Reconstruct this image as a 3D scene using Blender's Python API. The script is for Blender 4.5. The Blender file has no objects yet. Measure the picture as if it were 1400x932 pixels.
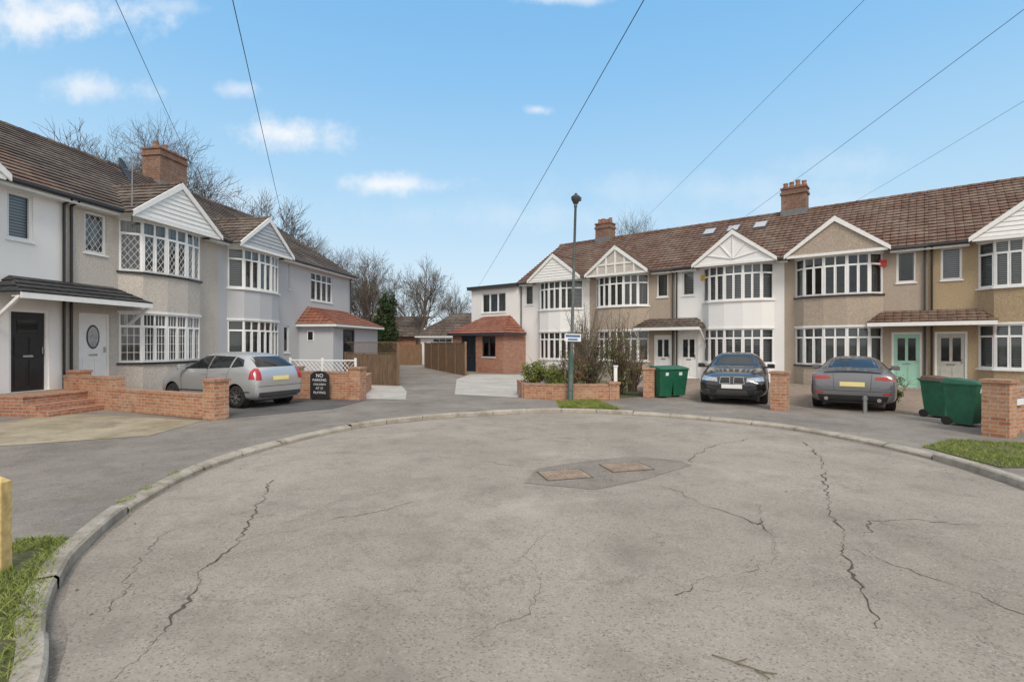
import bpy, math, random
from mathutils import Vector, Matrix, noise
from mathutils.bvhtree import BVHTree
R=random.Random(11)
G=0.08
sc=bpy.context.scene
# ------------------------------------------------------------ materials
class NT:
    def __init__(s,name):
        s.m=bpy.data.materials.new(name); s.m.use_nodes=True
        s.t=s.m.node_tree; s.b=s.t.nodes['Principled BSDF']
    def n(s,typ,ins=None,**kw):
        nd=s.t.nodes.new(typ)
        for k,v in kw.items(): setattr(nd,k,v)
        if ins:
            for k,v in ins.items():
                if isinstance(v,bpy.types.NodeSocket): s.t.links.new(v,nd.inputs[k])
                else: nd.inputs[k].default_value=v
        return nd
    def set(s,k,v):
        if isinstance(v,bpy.types.NodeSocket): s.t.links.new(v,s.b.inputs[k])
        else: s.b.inputs[k].default_value=v
    def noise(s,vec,scale,detail=4,rough=.6):
        return s.n('ShaderNodeTexNoise',{'Vector':vec,'Scale':scale,'Detail':detail,'Roughness':rough}).outputs['Fac']
    def ramp(s,fac,stops):
        r=s.n('ShaderNodeValToRGB',{'Fac':fac}); cr=r.color_ramp
        while len(cr.elements)<len(stops): cr.elements.new(.5)
        for e,(p,c) in zip(cr.elements,stops):
            e.position=p; e.color=c if len(c)==4 else (*c,1)
        return r.outputs['Color']
    def mix(s,fac,a,b,bt='MIX'):
        m=s.n('ShaderNodeMix',data_type='RGBA',blend_type=bt)
        for i,v in ((0,fac),(6,a),(7,b)):
            if isinstance(v,bpy.types.NodeSocket): s.t.links.new(v,m.inputs[i])
            else: m.inputs[i].default_value=v if i==0 else (*v,1)[:4]
        return m.outputs[2]
    def bump(s,h,strength=.3,dist=.01):
        b=s.n('ShaderNodeBump',{'Height':h,'Strength':strength,'Distance':dist}); s.set('Normal',b.outputs[0])
    def math(s,op,a,b=0.,c=0.):
        m=s.n('ShaderNodeMath',operation=op)
        for i,v in enumerate((a,b,c)):
            if isinstance(v,bpy.types.NodeSocket): s.t.links.new(v,m.inputs[i])
            else: m.inputs[i].default_value=v
        return m.outputs[0]
    def mr(s,v,a,b,c,d,**kw): return s.n('ShaderNodeMapRange',{'Value':v,'From Min':a,'From Max':b,'To Min':c,'To Max':d},**kw).outputs[0]
    def mp(s,vec,loc=(0,0,0),scl=(1,1,1)): return s.n('ShaderNodeMapping',{'Vector':vec,'Location':loc,'Scale':scl}).outputs[0]
def sc3(c,f): return tuple(min(1,max(0,x*f)) for x in c)
def plain(name,col,rough=.5,metal=0.,var=.12,scale=6.,coat=0.,spec=.5):
    k=NT(name); tc=k.n('ShaderNodeTexCoord').outputs['Object']
    f=k.noise(tc,scale,5)
    k.set('Base Color',k.ramp(f,[(.3,sc3(col,1-var)),(.7,sc3(col,1+var))]))
    k.set('Roughness',rough); k.set('Metallic',metal); k.set('Specular IOR Level',spec)
    if coat: k.set('Coat Weight',coat); k.set('Coat Roughness',.04)
    return k.m
def render_wall(name,col,grain=70,gv=.3,dirt=.25,bump=.5,dirtcol=(.20,.18,.15)):
    k=NT(name); tc=k.n('ShaderNodeTexCoord').outputs['Object']
    g=k.noise(tc,grain,3,.7); g2=k.noise(tc,grain*.35,4,.7)
    c=k.ramp(g,[(.3,sc3(col,1-gv)),(.5,col),(.7,sc3(col,1+gv*.6))])
    c=k.mix(gv,c,k.ramp(g2,[(.3,(.6,.6,.6)),(.6,(1,1,1))]),'MULTIPLY')
    big=k.noise(tc,1.3,6,.7)
    st=k.noise(k.mp(tc,scl=(2.2,2.2,.7)),1.7,6,.7)
    z=k.n('ShaderNodeSeparateXYZ',{'Vector':tc}).outputs['Z']
    low=k.mr(z,.1,.9,.5,0.)
    d=k.math('MULTIPLY',k.math('MULTIPLY',big,st),1.9)
    d=k.mr(d,.4,.9,0.,dirt)
    d=k.math('MAXIMUM',d,k.math('MULTIPLY',low,st))
    c=k.mix(d,c,dirtcol)
    k.set('Base Color',c); k.set('Roughness',.92); k.bump(g,bump,.02)
    return k.m
def brick(name,c1,c2,mort=(.42,.39,.35),bw=.225,rh=.075,ms=.009,lich=.2,bump=.6,offset=.5,rough=.9):
    k=NT(name); uv=k.n('ShaderNodeTexCoord').outputs['UV']; tc=k.n('ShaderNodeTexCoord').outputs['Object']
    b=k.n('ShaderNodeTexBrick',{'Vector':uv,'Color1':(*c1,1),'Color2':(*c2,1),'Mortar':(*mort,1),'Scale':1.,'Mortar Size':ms,'Mortar Smooth':.2,'Bias':0.,'Brick Width':bw,'Row Height':rh},offset=offset)
    n2=k.noise(tc,9,5,.7); n3=k.noise(tc,1.3,4,.6)
    c=k.mix(.75,b.outputs['Color'],k.ramp(n2,[(.25,(.45,.45,.45)),(.5,(.95,.95,.95)),(.75,(1.0,1,1))]),'MULTIPLY')
    l=k.mr(k.math('MULTIPLY',n3,n2),.24,.42,0.,lich)
    c=k.mix(l,c,(.45,.42,.33))
    dk=k.noise(k.mp(tc,(5,2,9)),3.,6,.75); c=k.mix(k.mr(dk,.55,.7,0.,.45),c,sc3(c1,.35))
    k.set('Base Color',c); k.set('Roughness',rough)
    h=k.math('ADD',k.math('MULTIPLY',b.outputs['Fac'],-1.),k.math('MULTIPLY',n2,.5))
    k.bump(h,bump,.012)
    return k.m
def tiles(name,c1,c2,lich=.3,pan=True,lc=(.34,.30,.24)):
    k=NT(name); uv=k.n('ShaderNodeTexCoord').outputs['UV']; tc=k.n('ShaderNodeTexCoord').outputs['Object']
    b=k.n('ShaderNodeTexBrick',{'Vector':uv,'Color1':(*c1,1),'Color2':(*c2,1),'Mortar':(*sc3(c1,.3),1),'Scale':1.,'Mortar Size':.014,'Mortar Smooth':.4,'Bias':0.,'Brick Width':.26,'Row Height':.32},offset=0.)
    n2=k.noise(tc,5,6,.75); n3=k.noise(tc,.8,4,.6); n4=k.noise(tc,40,2,.6)
    c=k.mix(.8,b.outputs['Color'],k.ramp(n2,[(.3,(.42,.42,.42)),(.5,(.9,.9,.9)),(.7,(1,1,1))]),'MULTIPLY')
    l=k.mr(k.math('MULTIPLY',n3,k.math('ADD',n2,k.math('MULTIPLY',n4,.4))),.3,.5,0.,lich)
    c=k.mix(l,c,lc)
    k.set('Base Color',c); k.set('Roughness',.85)
    w=k.n('ShaderNodeTexWave',{'Vector':uv,'Scale':1.22,'Distortion':0.},wave_type='BANDS',bands_direction='X').outputs['Fac']
    h=k.math('ADD',k.math('MULTIPLY',b.outputs['Fac'],-.6),k.math('MULTIPLY',n2,.4))
    h=k.math('ADD',h,k.math('MULTIPLY',w,.9 if pan else 0.))
    k.bump(h,.6,.03)
    return k.m
def ground_mat(name,cd,cl,speck=.25,moss=0.,big=.35,bump=.5,mosscol=(.10,.10,.05),stain=(.09,.085,.08),stn=.5,cracks=False):
    k=NT(name); tc=k.n('ShaderNodeTexCoord').outputs['Object']
    g=k.noise(tc,60,5,.85); v=k.n('ShaderNodeTexVoronoi',{'Vector':tc,'Scale':85.}).outputs['Color']
    vv=k.n('ShaderNodeSeparateColor',{'Color':v}).outputs[0]
    b1=k.noise(tc,big,6,.62); b2=k.noise(tc,big*5,6,.75)
    c=k.ramp(b1,[(.36,cd),(.64,cl)])
    c=k.mix(.7,c,k.ramp(b2,[(.3,(.68,.67,.66)),(.5,(1,1,1)),(.75,(1.,.98,.95))]),'MULTIPLY')
    c=k.mix(speck,c,k.ramp(vv,[(0.,(.25,.24,.23)),(.2,(.9,.9,.9)),(.9,(1,1,1)),(1.,(1,1,1))]),'MULTIPLY')
    c=k.mix(speck*.8,c,k.ramp(g,[(.3,(.35,.35,.35)),(.47,(1,1,1)),(.7,(1,1,1))]),'MULTIPLY')
    c=k.mix(k.mr(vv,.9,1.,0.,speck*.5),c,(.56,.53,.47))
    s=k.noise(k.mp(tc,(7,3,0)),.9,8,.75)
    f=k.mr(s,.52,.68,0.,stn)
    c=k.mix(f,c,stain)
    if moss:
        s2=k.noise(k.mp(tc,(1,33,0)),1.7,8,.75)
        c=k.mix(k.mr(s2,.52,.66,0.,moss),c,mosscol)
    if cracks:
        wv=k.n('ShaderNodeTexNoise',{'Vector':tc,'Scale':1.6,'Detail':6.,'Roughness':.7}).outputs['Color']
        vec=k.n('ShaderNodeVectorMath',{0:tc,1:k.n('ShaderNodeVectorMath',{0:wv,'Scale':1.1},operation='SCALE').outputs[0]},operation='ADD').outputs[0]
        for scl,wd,lo,amt in((.42,.006,.47,.6),(1.5,.012,.57,.4)):
            e=k.n('ShaderNodeTexVoronoi',{'Vector':vec,'Scale':scl},feature='DISTANCE_TO_EDGE').outputs['Distance']
            m=k.mr(e,0.,wd,1.,0.); msk=k.mr(k.noise(k.mp(tc,(scl*9,5,0)),.5,3),lo,lo+.08,0.,amt)
            c=k.mix(k.math('MULTIPLY',m,msk),c,sc3(stain,.55))
        sp=k.noise(k.mp(tc,(3,8,1)),7.,5,.8); c=k.mix(k.mr(sp,.60,.72,0.,.45),c,stain)
        # pale lime-washed worn areas
        pw=k.noise(k.mp(tc,(13,18,1)),.7,7,.7); c=k.mix(k.mr(pw,.55,.72,0.,.4),c,sc3(cl,1.25))
    k.set('Base Color',c); k.set('Roughness',.93)
    k.bump(k.math('ADD',g,k.math('MULTIPLY',vv,.6)),bump,.012)
    return k.m
M={}
M['road']=ground_mat('road_asphalt',(.30,.262,.222),(.40,.355,.305),speck=.6,big=.35,stn=.55,stain=(.20,.172,.145),cracks=True)
M['path']=ground_mat('footway_asphalt',(.20,.178,.158),(.295,.265,.235),speck=.5,moss=.4,big=.5,mosscol=(.16,.135,.085),cracks=True,stain=(.13,.117,.10))
M['drive']=ground_mat('drive_asphalt',(.075,.073,.073),(.13,.127,.125),speck=.5,big=.6,stn=.2)
M['conc']=ground_mat('old_concrete',(.30,.25,.17),(.43,.37,.27),speck=.3,moss=.7,big=.8,mosscol=(.18,.155,.07))
M['pale']=ground_mat('pale_paving',(.42,.40,.37),(.52,.50,.465),speck=.25,big=.8,stn=.25,stain=(.28,.26,.235))
M['kerb']=ground_mat('kerb_concrete',(.34,.30,.245),(.48,.435,.37),speck=.4,moss=.6,big=2.5,mosscol=(.18,.15,.09))
M['soil']=ground_mat('soil_grass',(.08,.085,.03),(.13,.13,.05),speck=.4,big=1.)
M['patch']=ground_mat('road_patch',(.215,.187,.158),(.30,.265,.228),speck=.6,big=1.5,stain=(.16,.14,.12))
M['crack']=plain('crack_filler',(.085,.07,.055),.95,var=.5,scale=20)
M['iron']=ground_mat('iron_cover',(.28,.20,.145),(.39,.31,.24),speck=.3,big=5)
M['block']=brick('block_paving',(.26,.20,.16),(.34,.265,.21),(.14,.12,.10),.2,.1,.006,.1,.4)
M['redbrick']=brick('red_brick',(.36,.125,.07),(.46,.20,.11),(.42,.37,.31))
M['brick2']=brick('front_wall_brick',(.40,.15,.075),(.50,.26,.14),(.44,.38,.31),lich=.35)
M['chimbrick']=brick('chimney_brick',(.19,.09,.06),(.28,.14,.085),(.22,.19,.16),lich=.25)
M['coping']=brick('coping_brick',(.38,.17,.10),(.46,.25,.15),(.35,.3,.25),.075,.225,.008)
M['dashtan']=render_wall('pebbledash_tan',(.46,.38,.305),45,.5,.3)
M['dashtan2']=render_wall('pebbledash_ochre',(.45,.34,.21),45,.5,.3)
M['dashgrey']=render_wall('pebbledash_stone',(.60,.55,.49),45,.45,.3)
M['white']=render_wall('white_render',(.83,.825,.815),40,.04,.10,.2,(.5,.49,.46))
M['grey']=render_wall('grey_render',(.49,.50,.52),40,.05,.12,.25,(.36,.37,.38))
M['tbrown']=tiles('roof_tiles_brown',(.135,.072,.05),(.21,.118,.083),.35)
M['tdark']=tiles('roof_tiles_dark',(.088,.063,.052),(.14,.098,.08),.4)
M['tred']=tiles('roof_tiles_red',(.28,.09,.055),(.36,.14,.08),.25)
M['tblack']=tiles('roof_tiles_slate',(.035,.036,.04),(.055,.055,.06),.12)
M['upvc']=plain('white_upvc',(.82,.82,.81),.35,var=.04)
M['board']=plain('white_board',(.80,.80,.78),.55,var=.06,scale=9)
M['gboard']=plain('grey_board',(.42,.44,.47),.55,var=.08,scale=9)
M['black']=plain('black_paint',(.02,.02,.022),.35)
M['dgrey']=plain('dark_grey_plastic',(.05,.052,.055),.5)
M['mint']=plain('mint_paint',(.36,.64,.50),.4,var=.04)
M['navy']=plain('navy_paint',(.02,.03,.05),.35)
M['taupe']=plain('taupe_paint',(.47,.46,.41),.4)
M['lead']=plain('lead_flashing',(.16,.165,.17),.6,var=.2)
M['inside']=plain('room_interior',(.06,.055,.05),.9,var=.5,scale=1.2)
M['pot']=plain('terracotta_pot',(.30,.14,.085),.85,var=.25)
M['metal']=plain('galvanised_metal',(.33,.34,.34),.45,.7,var=.2)
M['lampg']=plain('lamp_paint_green',(.12,.14,.13),.5,var=.25,scale=4)
M['lampd']=plain('lamp_paint_dark',(.05,.095,.075),.5,var=.3)
M['bin']=plain('bin_green',(.014,.11,.06),.45,var=.2)
M['binb']=plain('bin_lid_brown',(.12,.07,.045),.5,var=.2)
M['wood']=plain('stake_wood',(.55,.40,.17),.8,var=.3,scale=14)
M['tyre']=plain('tyre_rubber',(.02,.02,.02),.85)
M['alloy']=plain('alloy_wheel',(.45,.46,.47),.3,.85,var=.05)
M['dalloy']=plain('dark_alloy',(.06,.06,.065),.3,.7,var=.05)
M['chrome']=plain('chrome_trim',(.6,.6,.6),.15,1.,var=.02)
M['silver']=plain('silver_car_paint',(.50,.51,.515),.32,.5,.03,1.,.7)
M['cblack']=plain('black_car_paint',(.012,.013,.016),.18,.1,.03,1.,1.)
M['cgrey']=plain('grey_car_paint',(.17,.173,.185),.28,.45,.03,1.,.9)
M['cglass']=plain('car_glass',(.018,.021,.023),.05,0,.3,2.,0,.45)
M['redl']=plain('tail_light_red',(.42,.02,.02),.12,0,.15,8,0,.8)
M['lens']=plain('headlamp_lens',(.42,.45,.48),.08,.4,.3,14,1.)
M['plate_y']=plain('number_plate_yellow',(.75,.64,.26),.4,var=.04)
M['plate_w']=plain('number_plate_white',(.75,.75,.73),.4,var=.04)
M['bark']=plain('bark',(.115,.092,.072),.95,var=.4,scale=3)
M['signw']=plain('sign_white',(.75,.76,.78),.5,var=.05)
M['signb']=plain('sign_black',(.025,.022,.022),.5,var=.2)
M['blue']=plain('sign_blue',(.06,.14,.30),.5,var=.1)
M['alarm']=plain('alarm_red',(.55,.03,.03),.5,var=.1)
M['amber']=plain('alarm_yellow',(.6,.4,.03),.5,var=.1)
M['cable']=plain('cable',(.03,.03,.035),.7)
def fence_mat(name,c):
    k=NT(name); tc=k.n('ShaderNodeTexCoord').outputs['Object']
    f=k.noise(k.mp(tc,scl=(9,9,.8)),3,5,.6); k.set('Base Color',k.ramp(f,[(.3,sc3(c,.55)),(.7,sc3(c,1.25))])); k.set('Roughness',.9); k.bump(f,.3,.01); return k.m
M['fence']=fence_mat('fence_timber',(.24,.145,.08)); M['fence2']=fence_mat('fence_timber_grey',(.17,.11,.07))
def leaf(name,a,b):
    k=NT(name); oi=k.n('ShaderNodeTexCoord').outputs['Object']; f=k.noise(oi,3.,3)
    k.set('Base Color',k.ramp(f,[(.3,a),(.7,b)])); k.set('Roughness',.6); k.set('Specular IOR Level',.3); return k.m
M['leafg']=leaf('leaf_green',(.035,.07,.02),(.10,.14,.045)); M['leafy']=leaf('leaf_yellow_green',(.14,.18,.03),(.27,.29,.07))
M['leafd']=leaf('leaf_dark',(.018,.035,.014),(.045,.07,.025)); M['leafb']=leaf('leaf_olive',(.13,.095,.045),(.21,.165,.085))
M['leafr']=leaf('twig_brown',(.11,.08,.06),(.18,.135,.10)); M['grass']=leaf('grass_blade',(.15,.20,.035),(.29,.33,.09))
M['flower']=leaf('flower_red',(.3,.03,.03),(.4,.08,.06))
k=NT('window_glass'); t=k.t; t.nodes.remove(k.b)
tr=k.n('ShaderNodeBsdfTransparent',{'Color':(.82,.86,.86,1)}); gl=k.n('ShaderNodeBsdfGlossy',{'Color':(.9,.95,1,1),'Roughness':.03})
fr=k.n('ShaderNodeFresnel',{'IOR':1.5}).outputs[0]; fa=k.math('ADD',k.math('MULTIPLY',fr,1.2),.02)
mx=k.n('ShaderNodeMixShader',{0:fa}); t.links.new(tr.outputs[0],mx.inputs[1]); t.links.new(gl.outputs[0],mx.inputs[2])
t.links.new(mx.outputs[0],t.nodes['Material Output'].inputs[0]); M['glass']=k.m
def fabric(name,c,kind):
    k=NT(name); tc=k.n('ShaderNodeTexCoord').outputs['UV']
    if kind=='h':
        f=k.n('ShaderNodeTexWave',{'Vector':k.mp(tc,scl=(0,1,0)),'Scale':4.2,'Distortion':0.},bands_direction='Y').outputs['Fac']
        k.set('Base Color',k.ramp(f,[(.15,sc3(c,.2)),(.45,c),(.9,sc3(c,1.1))]))
    else:
        f=k.noise(k.mp(tc,scl=(1,.04,0)),14,3); k.set('Base Color',k.ramp(f,[(.35,sc3(c,.4)),(.6,c)]))
    k.set('Roughness',.9); return k.m
M['blinds']=fabric('blind_slats',(.38,.38,.375),'h'); M['net']=fabric('net_curtain',(.40,.395,.385),'v'); M['curtain']=fabric('curtain_fabric',(.27,.24,.21),'v')
# ------------------------------------------------------------ geometry kit
CM=[Matrix.Identity(4)]
class Part:
    def __init__(s,name,mat): s.name=name;s.mat=mat;s.v=[];s.f=[];s.uv={};s.smooth=False;s.bev=0
    def poly(s,pts,uv=None):
        i=len(s.v); m=CM[-1]
        for p in pts: s.v.append(m@Vector(p))
        s.f.append(tuple(range(i,i+len(pts))))
        if uv: s.uv[len(s.f)-1]=uv
    def box(s,x0,x1,y0,y1,z0,z1):
        i=len(s.v); m=CM[-1]
        if x0>x1:x0,x1=x1,x0
        for z in(z0,z1):
            for x,y in((x0,y0),(x1,y0),(x1,y1),(x0,y1)): s.v.append(m@Vector((x,y,z)))
        for f in((0,3,2,1),(4,5,6,7),(0,1,5,4),(1,2,6,5),(2,3,7,6),(3,0,4,7)): s.f.append(tuple(i+a for a in f))
    def beam(s,p0,p1,w,h,up=(0,0,1)):
        p0=Vector(p0);p1=Vector(p1);a=(p1-p0).normalized();sd=a.cross(Vector(up)).normalized();u=sd.cross(a)
        i=len(s.v); m=CM[-1]
        for p in(p0,p1):
            for q,r in((-1,-1),(1,-1),(1,1),(-1,1)): s.v.append(m@(p+sd*(q*w/2)+u*(r*h/2)))
        for f in((0,1,2,3),(7,6,5,4),(0,4,5,1),(1,5,6,2),(2,6,7,3),(3,7,4,0)): s.f.append(tuple(i+a for a in f))
    def tube(s,p0,p1,r0,r1,n=8,caps=True):
        p0=Vector(p0);p1=Vector(p1);a=(p1-p0)
        if a.length<1e-6:return
        a.normalize();ref=Vector((0,0,1)) if abs(a.z)<.9 else Vector((1,0,0));u=a.cross(ref).normalized();w=a.cross(u)
        i=len(s.v);m=CM[-1]
        for p,r in((p0,r0),(p1,r1)):
            for k in range(n):
                t=2*math.pi*k/n; s.v.append(m@(p+u*(math.cos(t)*r)+w*(math.sin(t)*r)))
        for k in range(n): s.f.append((i+k,i+(k+1)%n,i+n+(k+1)%n,i+n+k))
        if caps: s.f.append(tuple(i+k for k in range(n))[::-1]); s.f.append(tuple(i+n+k for k in range(n)))
    def prism(s,pl,z0,z1):
        n=len(pl); i=len(s.v);m=CM[-1]
        for z in(z0,z1):
            for p in pl: s.v.append(m@Vector((p[0],p[1],z)))
        for k in range(n): s.f.append((i+k,i+(k+1)%n,i+n+(k+1)%n,i+n+k))
        s.f.append(tuple(i+k for k in range(n))[::-1]); s.f.append(tuple(i+n+k for k in range(n)))
    def lathe(s,prof,c,axis='y',n=24):
        i=len(s.v);m=CM[-1]
        for (r,h) in prof:
            for k in range(n):
                t=2*math.pi*k/n
                p=Vector((r*math.cos(t),h,r*math.sin(t))) if axis=='y' else Vector((r*math.cos(t),r*math.sin(t),h))
                s.v.append(m@(Vector(c)+p))
        for j in range(len(prof)-1):
            for k in range(n): s.f.append((i+j*n+k,i+j*n+(k+1)%n,i+(j+1)*n+(k+1)%n,i+(j+1)*n+k))
    def mesh(s):
        me=bpy.data.meshes.new(s.name); me.from_pydata([tuple(v) for v in s.v],[],s.f); me.materials.append(s.mat)
        ul=me.uv_layers.new(name='UVMap').data
        for p in me.polygons:
            if p.index in s.uv:
                for li,c in zip(p.loop_indices,s.uv[p.index]): ul[li].uv=c
            else:
                n=p.normal; tn=Vector((0,0,1)).cross(n)
                if tn.length<.05: tn=Vector((1,0,0))
                tn.normalize()
                b=n.cross(tn)
                for li,vi in zip(p.loop_indices,p.vertices):
                    co=me.vertices[vi].co; ul[li].uv=(co.dot(tn),co.dot(b))
            p.use_smooth=s.smooth
        me.update(); return me
class Obj:
    def __init__(s,name,mw=Matrix.Identity(4)): s.name=name;s.mw=mw;s.parts={};s.extra=[]
    def p(s,name,mat):
        kx=(name,mat)
        if kx not in s.parts: s.parts[kx]=Part(name,M[mat])
        return s.parts[kx]
    def done(s):
        ps=[p for p in s.parts.values() if p.f]
        if len(ps)==1 and not s.extra:
            o=bpy.data.objects.new(s.name,ps[0].mesh()); sc.collection.objects.link(o); o.matrix_world=s.mw; ob=[(o,ps[0])]
        else:
            e=bpy.data.objects.new(s.name,None); sc.collection.objects.link(e); e.matrix_world=s.mw; e.empty_display_size=.3; ob=[]
            for p in ps:
                o=bpy.data.objects.new(p.name,p.mesh()); sc.collection.objects.link(o); o.parent=e; ob.append((o,p))
            for x in s.extra: x.parent=e
            o=e
        for q,p in ob:
            if p.bev:
                b=q.modifiers.new('b','BEVEL'); b.width=p.bev; b.segments=2; b.limit_method='ANGLE'
        return o
def frame(ox,oy,dx,dy,s=0.,z=0.):
    X=Vector((dx,dy,0)).normalized(); Y=Vector((-X.y,X.x,0)); o=Vector((ox,oy,0))+X*s
    m=Matrix.Identity(4)
    for i in range(3): m[i][0]=X[i];m[i][1]=Y[i]
    m[0][3]=o.x;m[1][3]=o.y;m[2][3]=z
    return m
def slope(part,eL,eR,rR,rL,course=.32,lift=.035,thick=True):
    eL,eR,rR,rL=[Vector(p) for p in(eL,eR,rR,rL)]
    Lh=((rL+rR)/2-(eL+eR)/2).length; n=max(1,round(Lh/course))
    nrm=(eR-eL).cross(rL-eL) if (rL-eL).length>.01 else (eR-eL).cross(rR-eR)
    nrm.normalize()
    if nrm.z<0: nrm=-nrm
    ax=(eR-eL).normalized()
    for i in range(n):
        t0=i/n;t1=(i+1)/n
        a=eL.lerp(rL,t0);b=eR.lerp(rR,t0);c=eR.lerp(rR,t1);d=eL.lerp(rL,t1)
        up=nrm*lift
        us=[ax.dot(q-eL) for q in(a,b,c,d)]
        part.poly([a+up,b+up,c,d],[(us[0],i*course+.01),(us[1],i*course+.01),(us[2],(i+1)*course-.01),(us[3],(i+1)*course-.01)])
        part.poly([a,b,b+up,a+up],[(us[0],i*course),(us[1],i*course),(us[1],i*course+.008),(us[0],i*course+.008)])
def ridge(part,p0,p1,r=.11,seg=.42):
    p0=Vector(p0);p1=Vector(p1);L=(p1-p0).length;n=max(1,int(L/seg))
    for i in range(n): part.tube(p0.lerp(p1,i/n),p0.lerp(p1,(i+1)/n),r*1.06,r*.92,8,True)
def window(o,x0,x1,z0,z1,n=2,fan=.27,bars=None,curt=None,yo=.05,sill=True,fr='upvc'):
    F=o.p('window_frames',fr); b=.05
    F.box(x0,x0+b,yo,yo+.07,z0,z1);F.box(x1-b,x1,yo,yo+.07,z0,z1)
    F.box(x0+b,x1-b,yo,yo+.07,z0,z0+b);F.box(x0+b,x1-b,yo,yo+.07,z1-b,z1)
    W=(x1-x0); zt=z1-(z1-z0)*fan
    for i in range(1,n):
        x=x0+W*i/n; F.box(x-.025,x+.025,yo+.004,yo+.066,z0+b,z1-b)
    if fan: F.box(x0+b,x1-b,yo+.008,yo+.062,zt-.026,zt+.026)
    o.p('window_glass','glass').poly([(x0+b,yo+.035,z0+b),(x1-b,yo+.035,z0+b),(x1-b,yo+.035,z1-b),(x0+b,yo+.035,z1-b)])
    for i in range(n):
        a=x0+W*i/n+(b if i==0 else .025); c=x0+W*(i+1)/n-(b if i==n-1 else .025); zz=zt-.026 if fan else z1-b
        for (q0,q1,r0,r1) in((a,a+.02,z0+b,zz),(c-.02,c,z0+b,zz),(a+.02,c-.02,z0+b,z0+b+.02),(a+.02,c-.02,zz-.02,zz)):
            F.box(q0,q1,yo-.012,yo+.05,r0,r1)
        if bars=='grid':
            for j in range(1,3):
                x=a+(c-a)*j/3; F.box(x-.008,x+.008,yo+.02,yo+.034,z0+b,z1-b)
            nz=4
            for j in range(1,nz):
                z=z0+b+(zz-z0-b)*j/nz; F.box(a,c,yo+.018,yo+.033,z-.008,z+.008)
        if bars=='diamond':
            L=o.p('window_leading','upvc'); s=.17; m=1.45
            H=zz-z0-b; Wd=c-a
            kk=-int(H/m/s)-2
            for sg in(1,-1):
                for q in range(kk,int((Wd+H/m)/s)+3):
                    xb=q*s
                    t0,t1=0,H
                    lo=(0-xb)/sg*m; hi=(Wd-xb)/sg*m
                    if lo>hi: lo,hi=hi,lo
                    t0=max(t0,lo);t1=min(t1,hi)
                    if t1-t0>.02:
                        L.beam((a+xb+sg*t0/m,yo+.026,z0+b+t0),(a+xb+sg*t1/m,yo+.026,z0+b+t1),.008,.011,(0,1,0))
    if sill: o.p('window_sills','upvc').box(x0-.03,x1+.03,yo-.09,yo+.05,z0-.05,z0-.001)
    if curt:
        C=o.p('curtains',curt if curt!='side' else 'curtain'); y=yo+.16
        if curt=='side':
            for (a,c) in((x0,x0+W*.2),(x1-W*.2,x1)): C.poly([(a,y,z0),(c,y,z0),(c,y,z1),(a,y,z1)])
        else:
            C.poly([(x0,y,z0),(x1,y,z0),(x1,y,z1),(x0,y,z1)])
def wall(part,x0,x1,z0,z1,holes,rev=.12):
    xs=sorted({x0,x1,*[h[0] for h in holes],*[h[1] for h in holes]}); zs=sorted({z0,z1,*[h[2] for h in holes],*[h[3] for h in holes]})
    for i in range(len(xs)-1):
        for j in range(len(zs)-1):
            cx=(xs[i]+xs[i+1])/2; cz=(zs[j]+zs[j+1])/2
            if any(h[0]<cx<h[1] and h[2]<cz<h[3] for h in holes): continue
            part.poly([(xs[i],0,zs[j]),(xs[i+1],0,zs[j]),(xs[i+1],0,zs[j+1]),(xs[i],0,zs[j+1])])
    for a,b,c,d in holes:
        part.poly([(a,0,c),(a,rev,c),(a,rev,d),(a,0,d)][::-1]);part.poly([(b,0,c),(b,rev,c),(b,rev,d),(b,0,d)])
        part.poly([(a,0,d),(a,rev,d),(b,rev,d),(b,0,d)]);part.poly([(a,0,c),(b,0,c),(b,rev,c),(a,rev,c)])
def door(o,x0,x1,z0,z1,col,style='ovl',y=.06,surround='upvc'):
    F=o.p('door_frame',surround); F.box(x0,x0+.07,y-.02,y+.09,z0,z1);F.box(x1-.07,x1,y-.02,y+.09,z0,z1);F.box(x0+.07,x1-.07,y-.02,y+.09,z1-.07,z1)
    D=o.p('door',col); a=x0+.07;c=x1-.07;t=z1-.07; D.box(a,c,y+.02,y+.07,z0,t)
    W=c-a
    def panel(u0,u1,v0,v1):
        D.box(a+W*u0,a+W*u1,y+.002,y+.022,z0+(t-z0)*v0,z0+(t-z0)*v1)
    panel(.12,.45,.06,.4);panel(.55,.88,.06,.4)
    Gl=o.p('door_glass','cglass' if style!='light' else 'net')
    if style=='arch':
        Gl.box(a+W*.2,a+W*.8,y+.008,y+.024,z0+(t-z0)*.74,z0+(t-z0)*.9); panel(.12,.45,.45,.68);panel(.55,.88,.45,.68)
    elif style=='ovl':
        pts=[(a+W*.5+W*.2*math.cos(q*math.pi/8),z0+(t-z0)*.7+.3*math.sin(q*math.pi/8)) for q in range(16)]
        o.p('door_oval_glass','lens').poly([(p[0],y+.008,p[1]) for p in pts])
        pts=[(a+W*.5+W*.25*math.cos(q*math.pi/8),z0+(t-z0)*.7+.35*math.sin(q*math.pi/8)) for q in range(16)]
        o.p('door_oval_rim','dgrey').poly([(p[0],y+.013,p[1]) for p in pts])
    else:
        Gl.box(a+W*.15,a+W*.44,y+.008,y+.024,z0+(t-z0)*.5,z0+(t-z0)*.92);Gl.box(a+W*.56,a+W*.85,y+.008,y+.024,z0+(t-z0)*.5,z0+(t-z0)*.92)
    H=o.p('door_furniture','chrome'); H.box(a+W*.35,a+W*.65,y-.002,y+.02,z0+(t-z0)*.43,z0+(t-z0)*.455); H.box(c-.09,c-.06,y-.03,y+.02,z0+.95,z0+1.12)
    o.p('door_step','kerb').box(x0-.05,x1+.05,-.28,.05,0,z0-.003)
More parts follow.
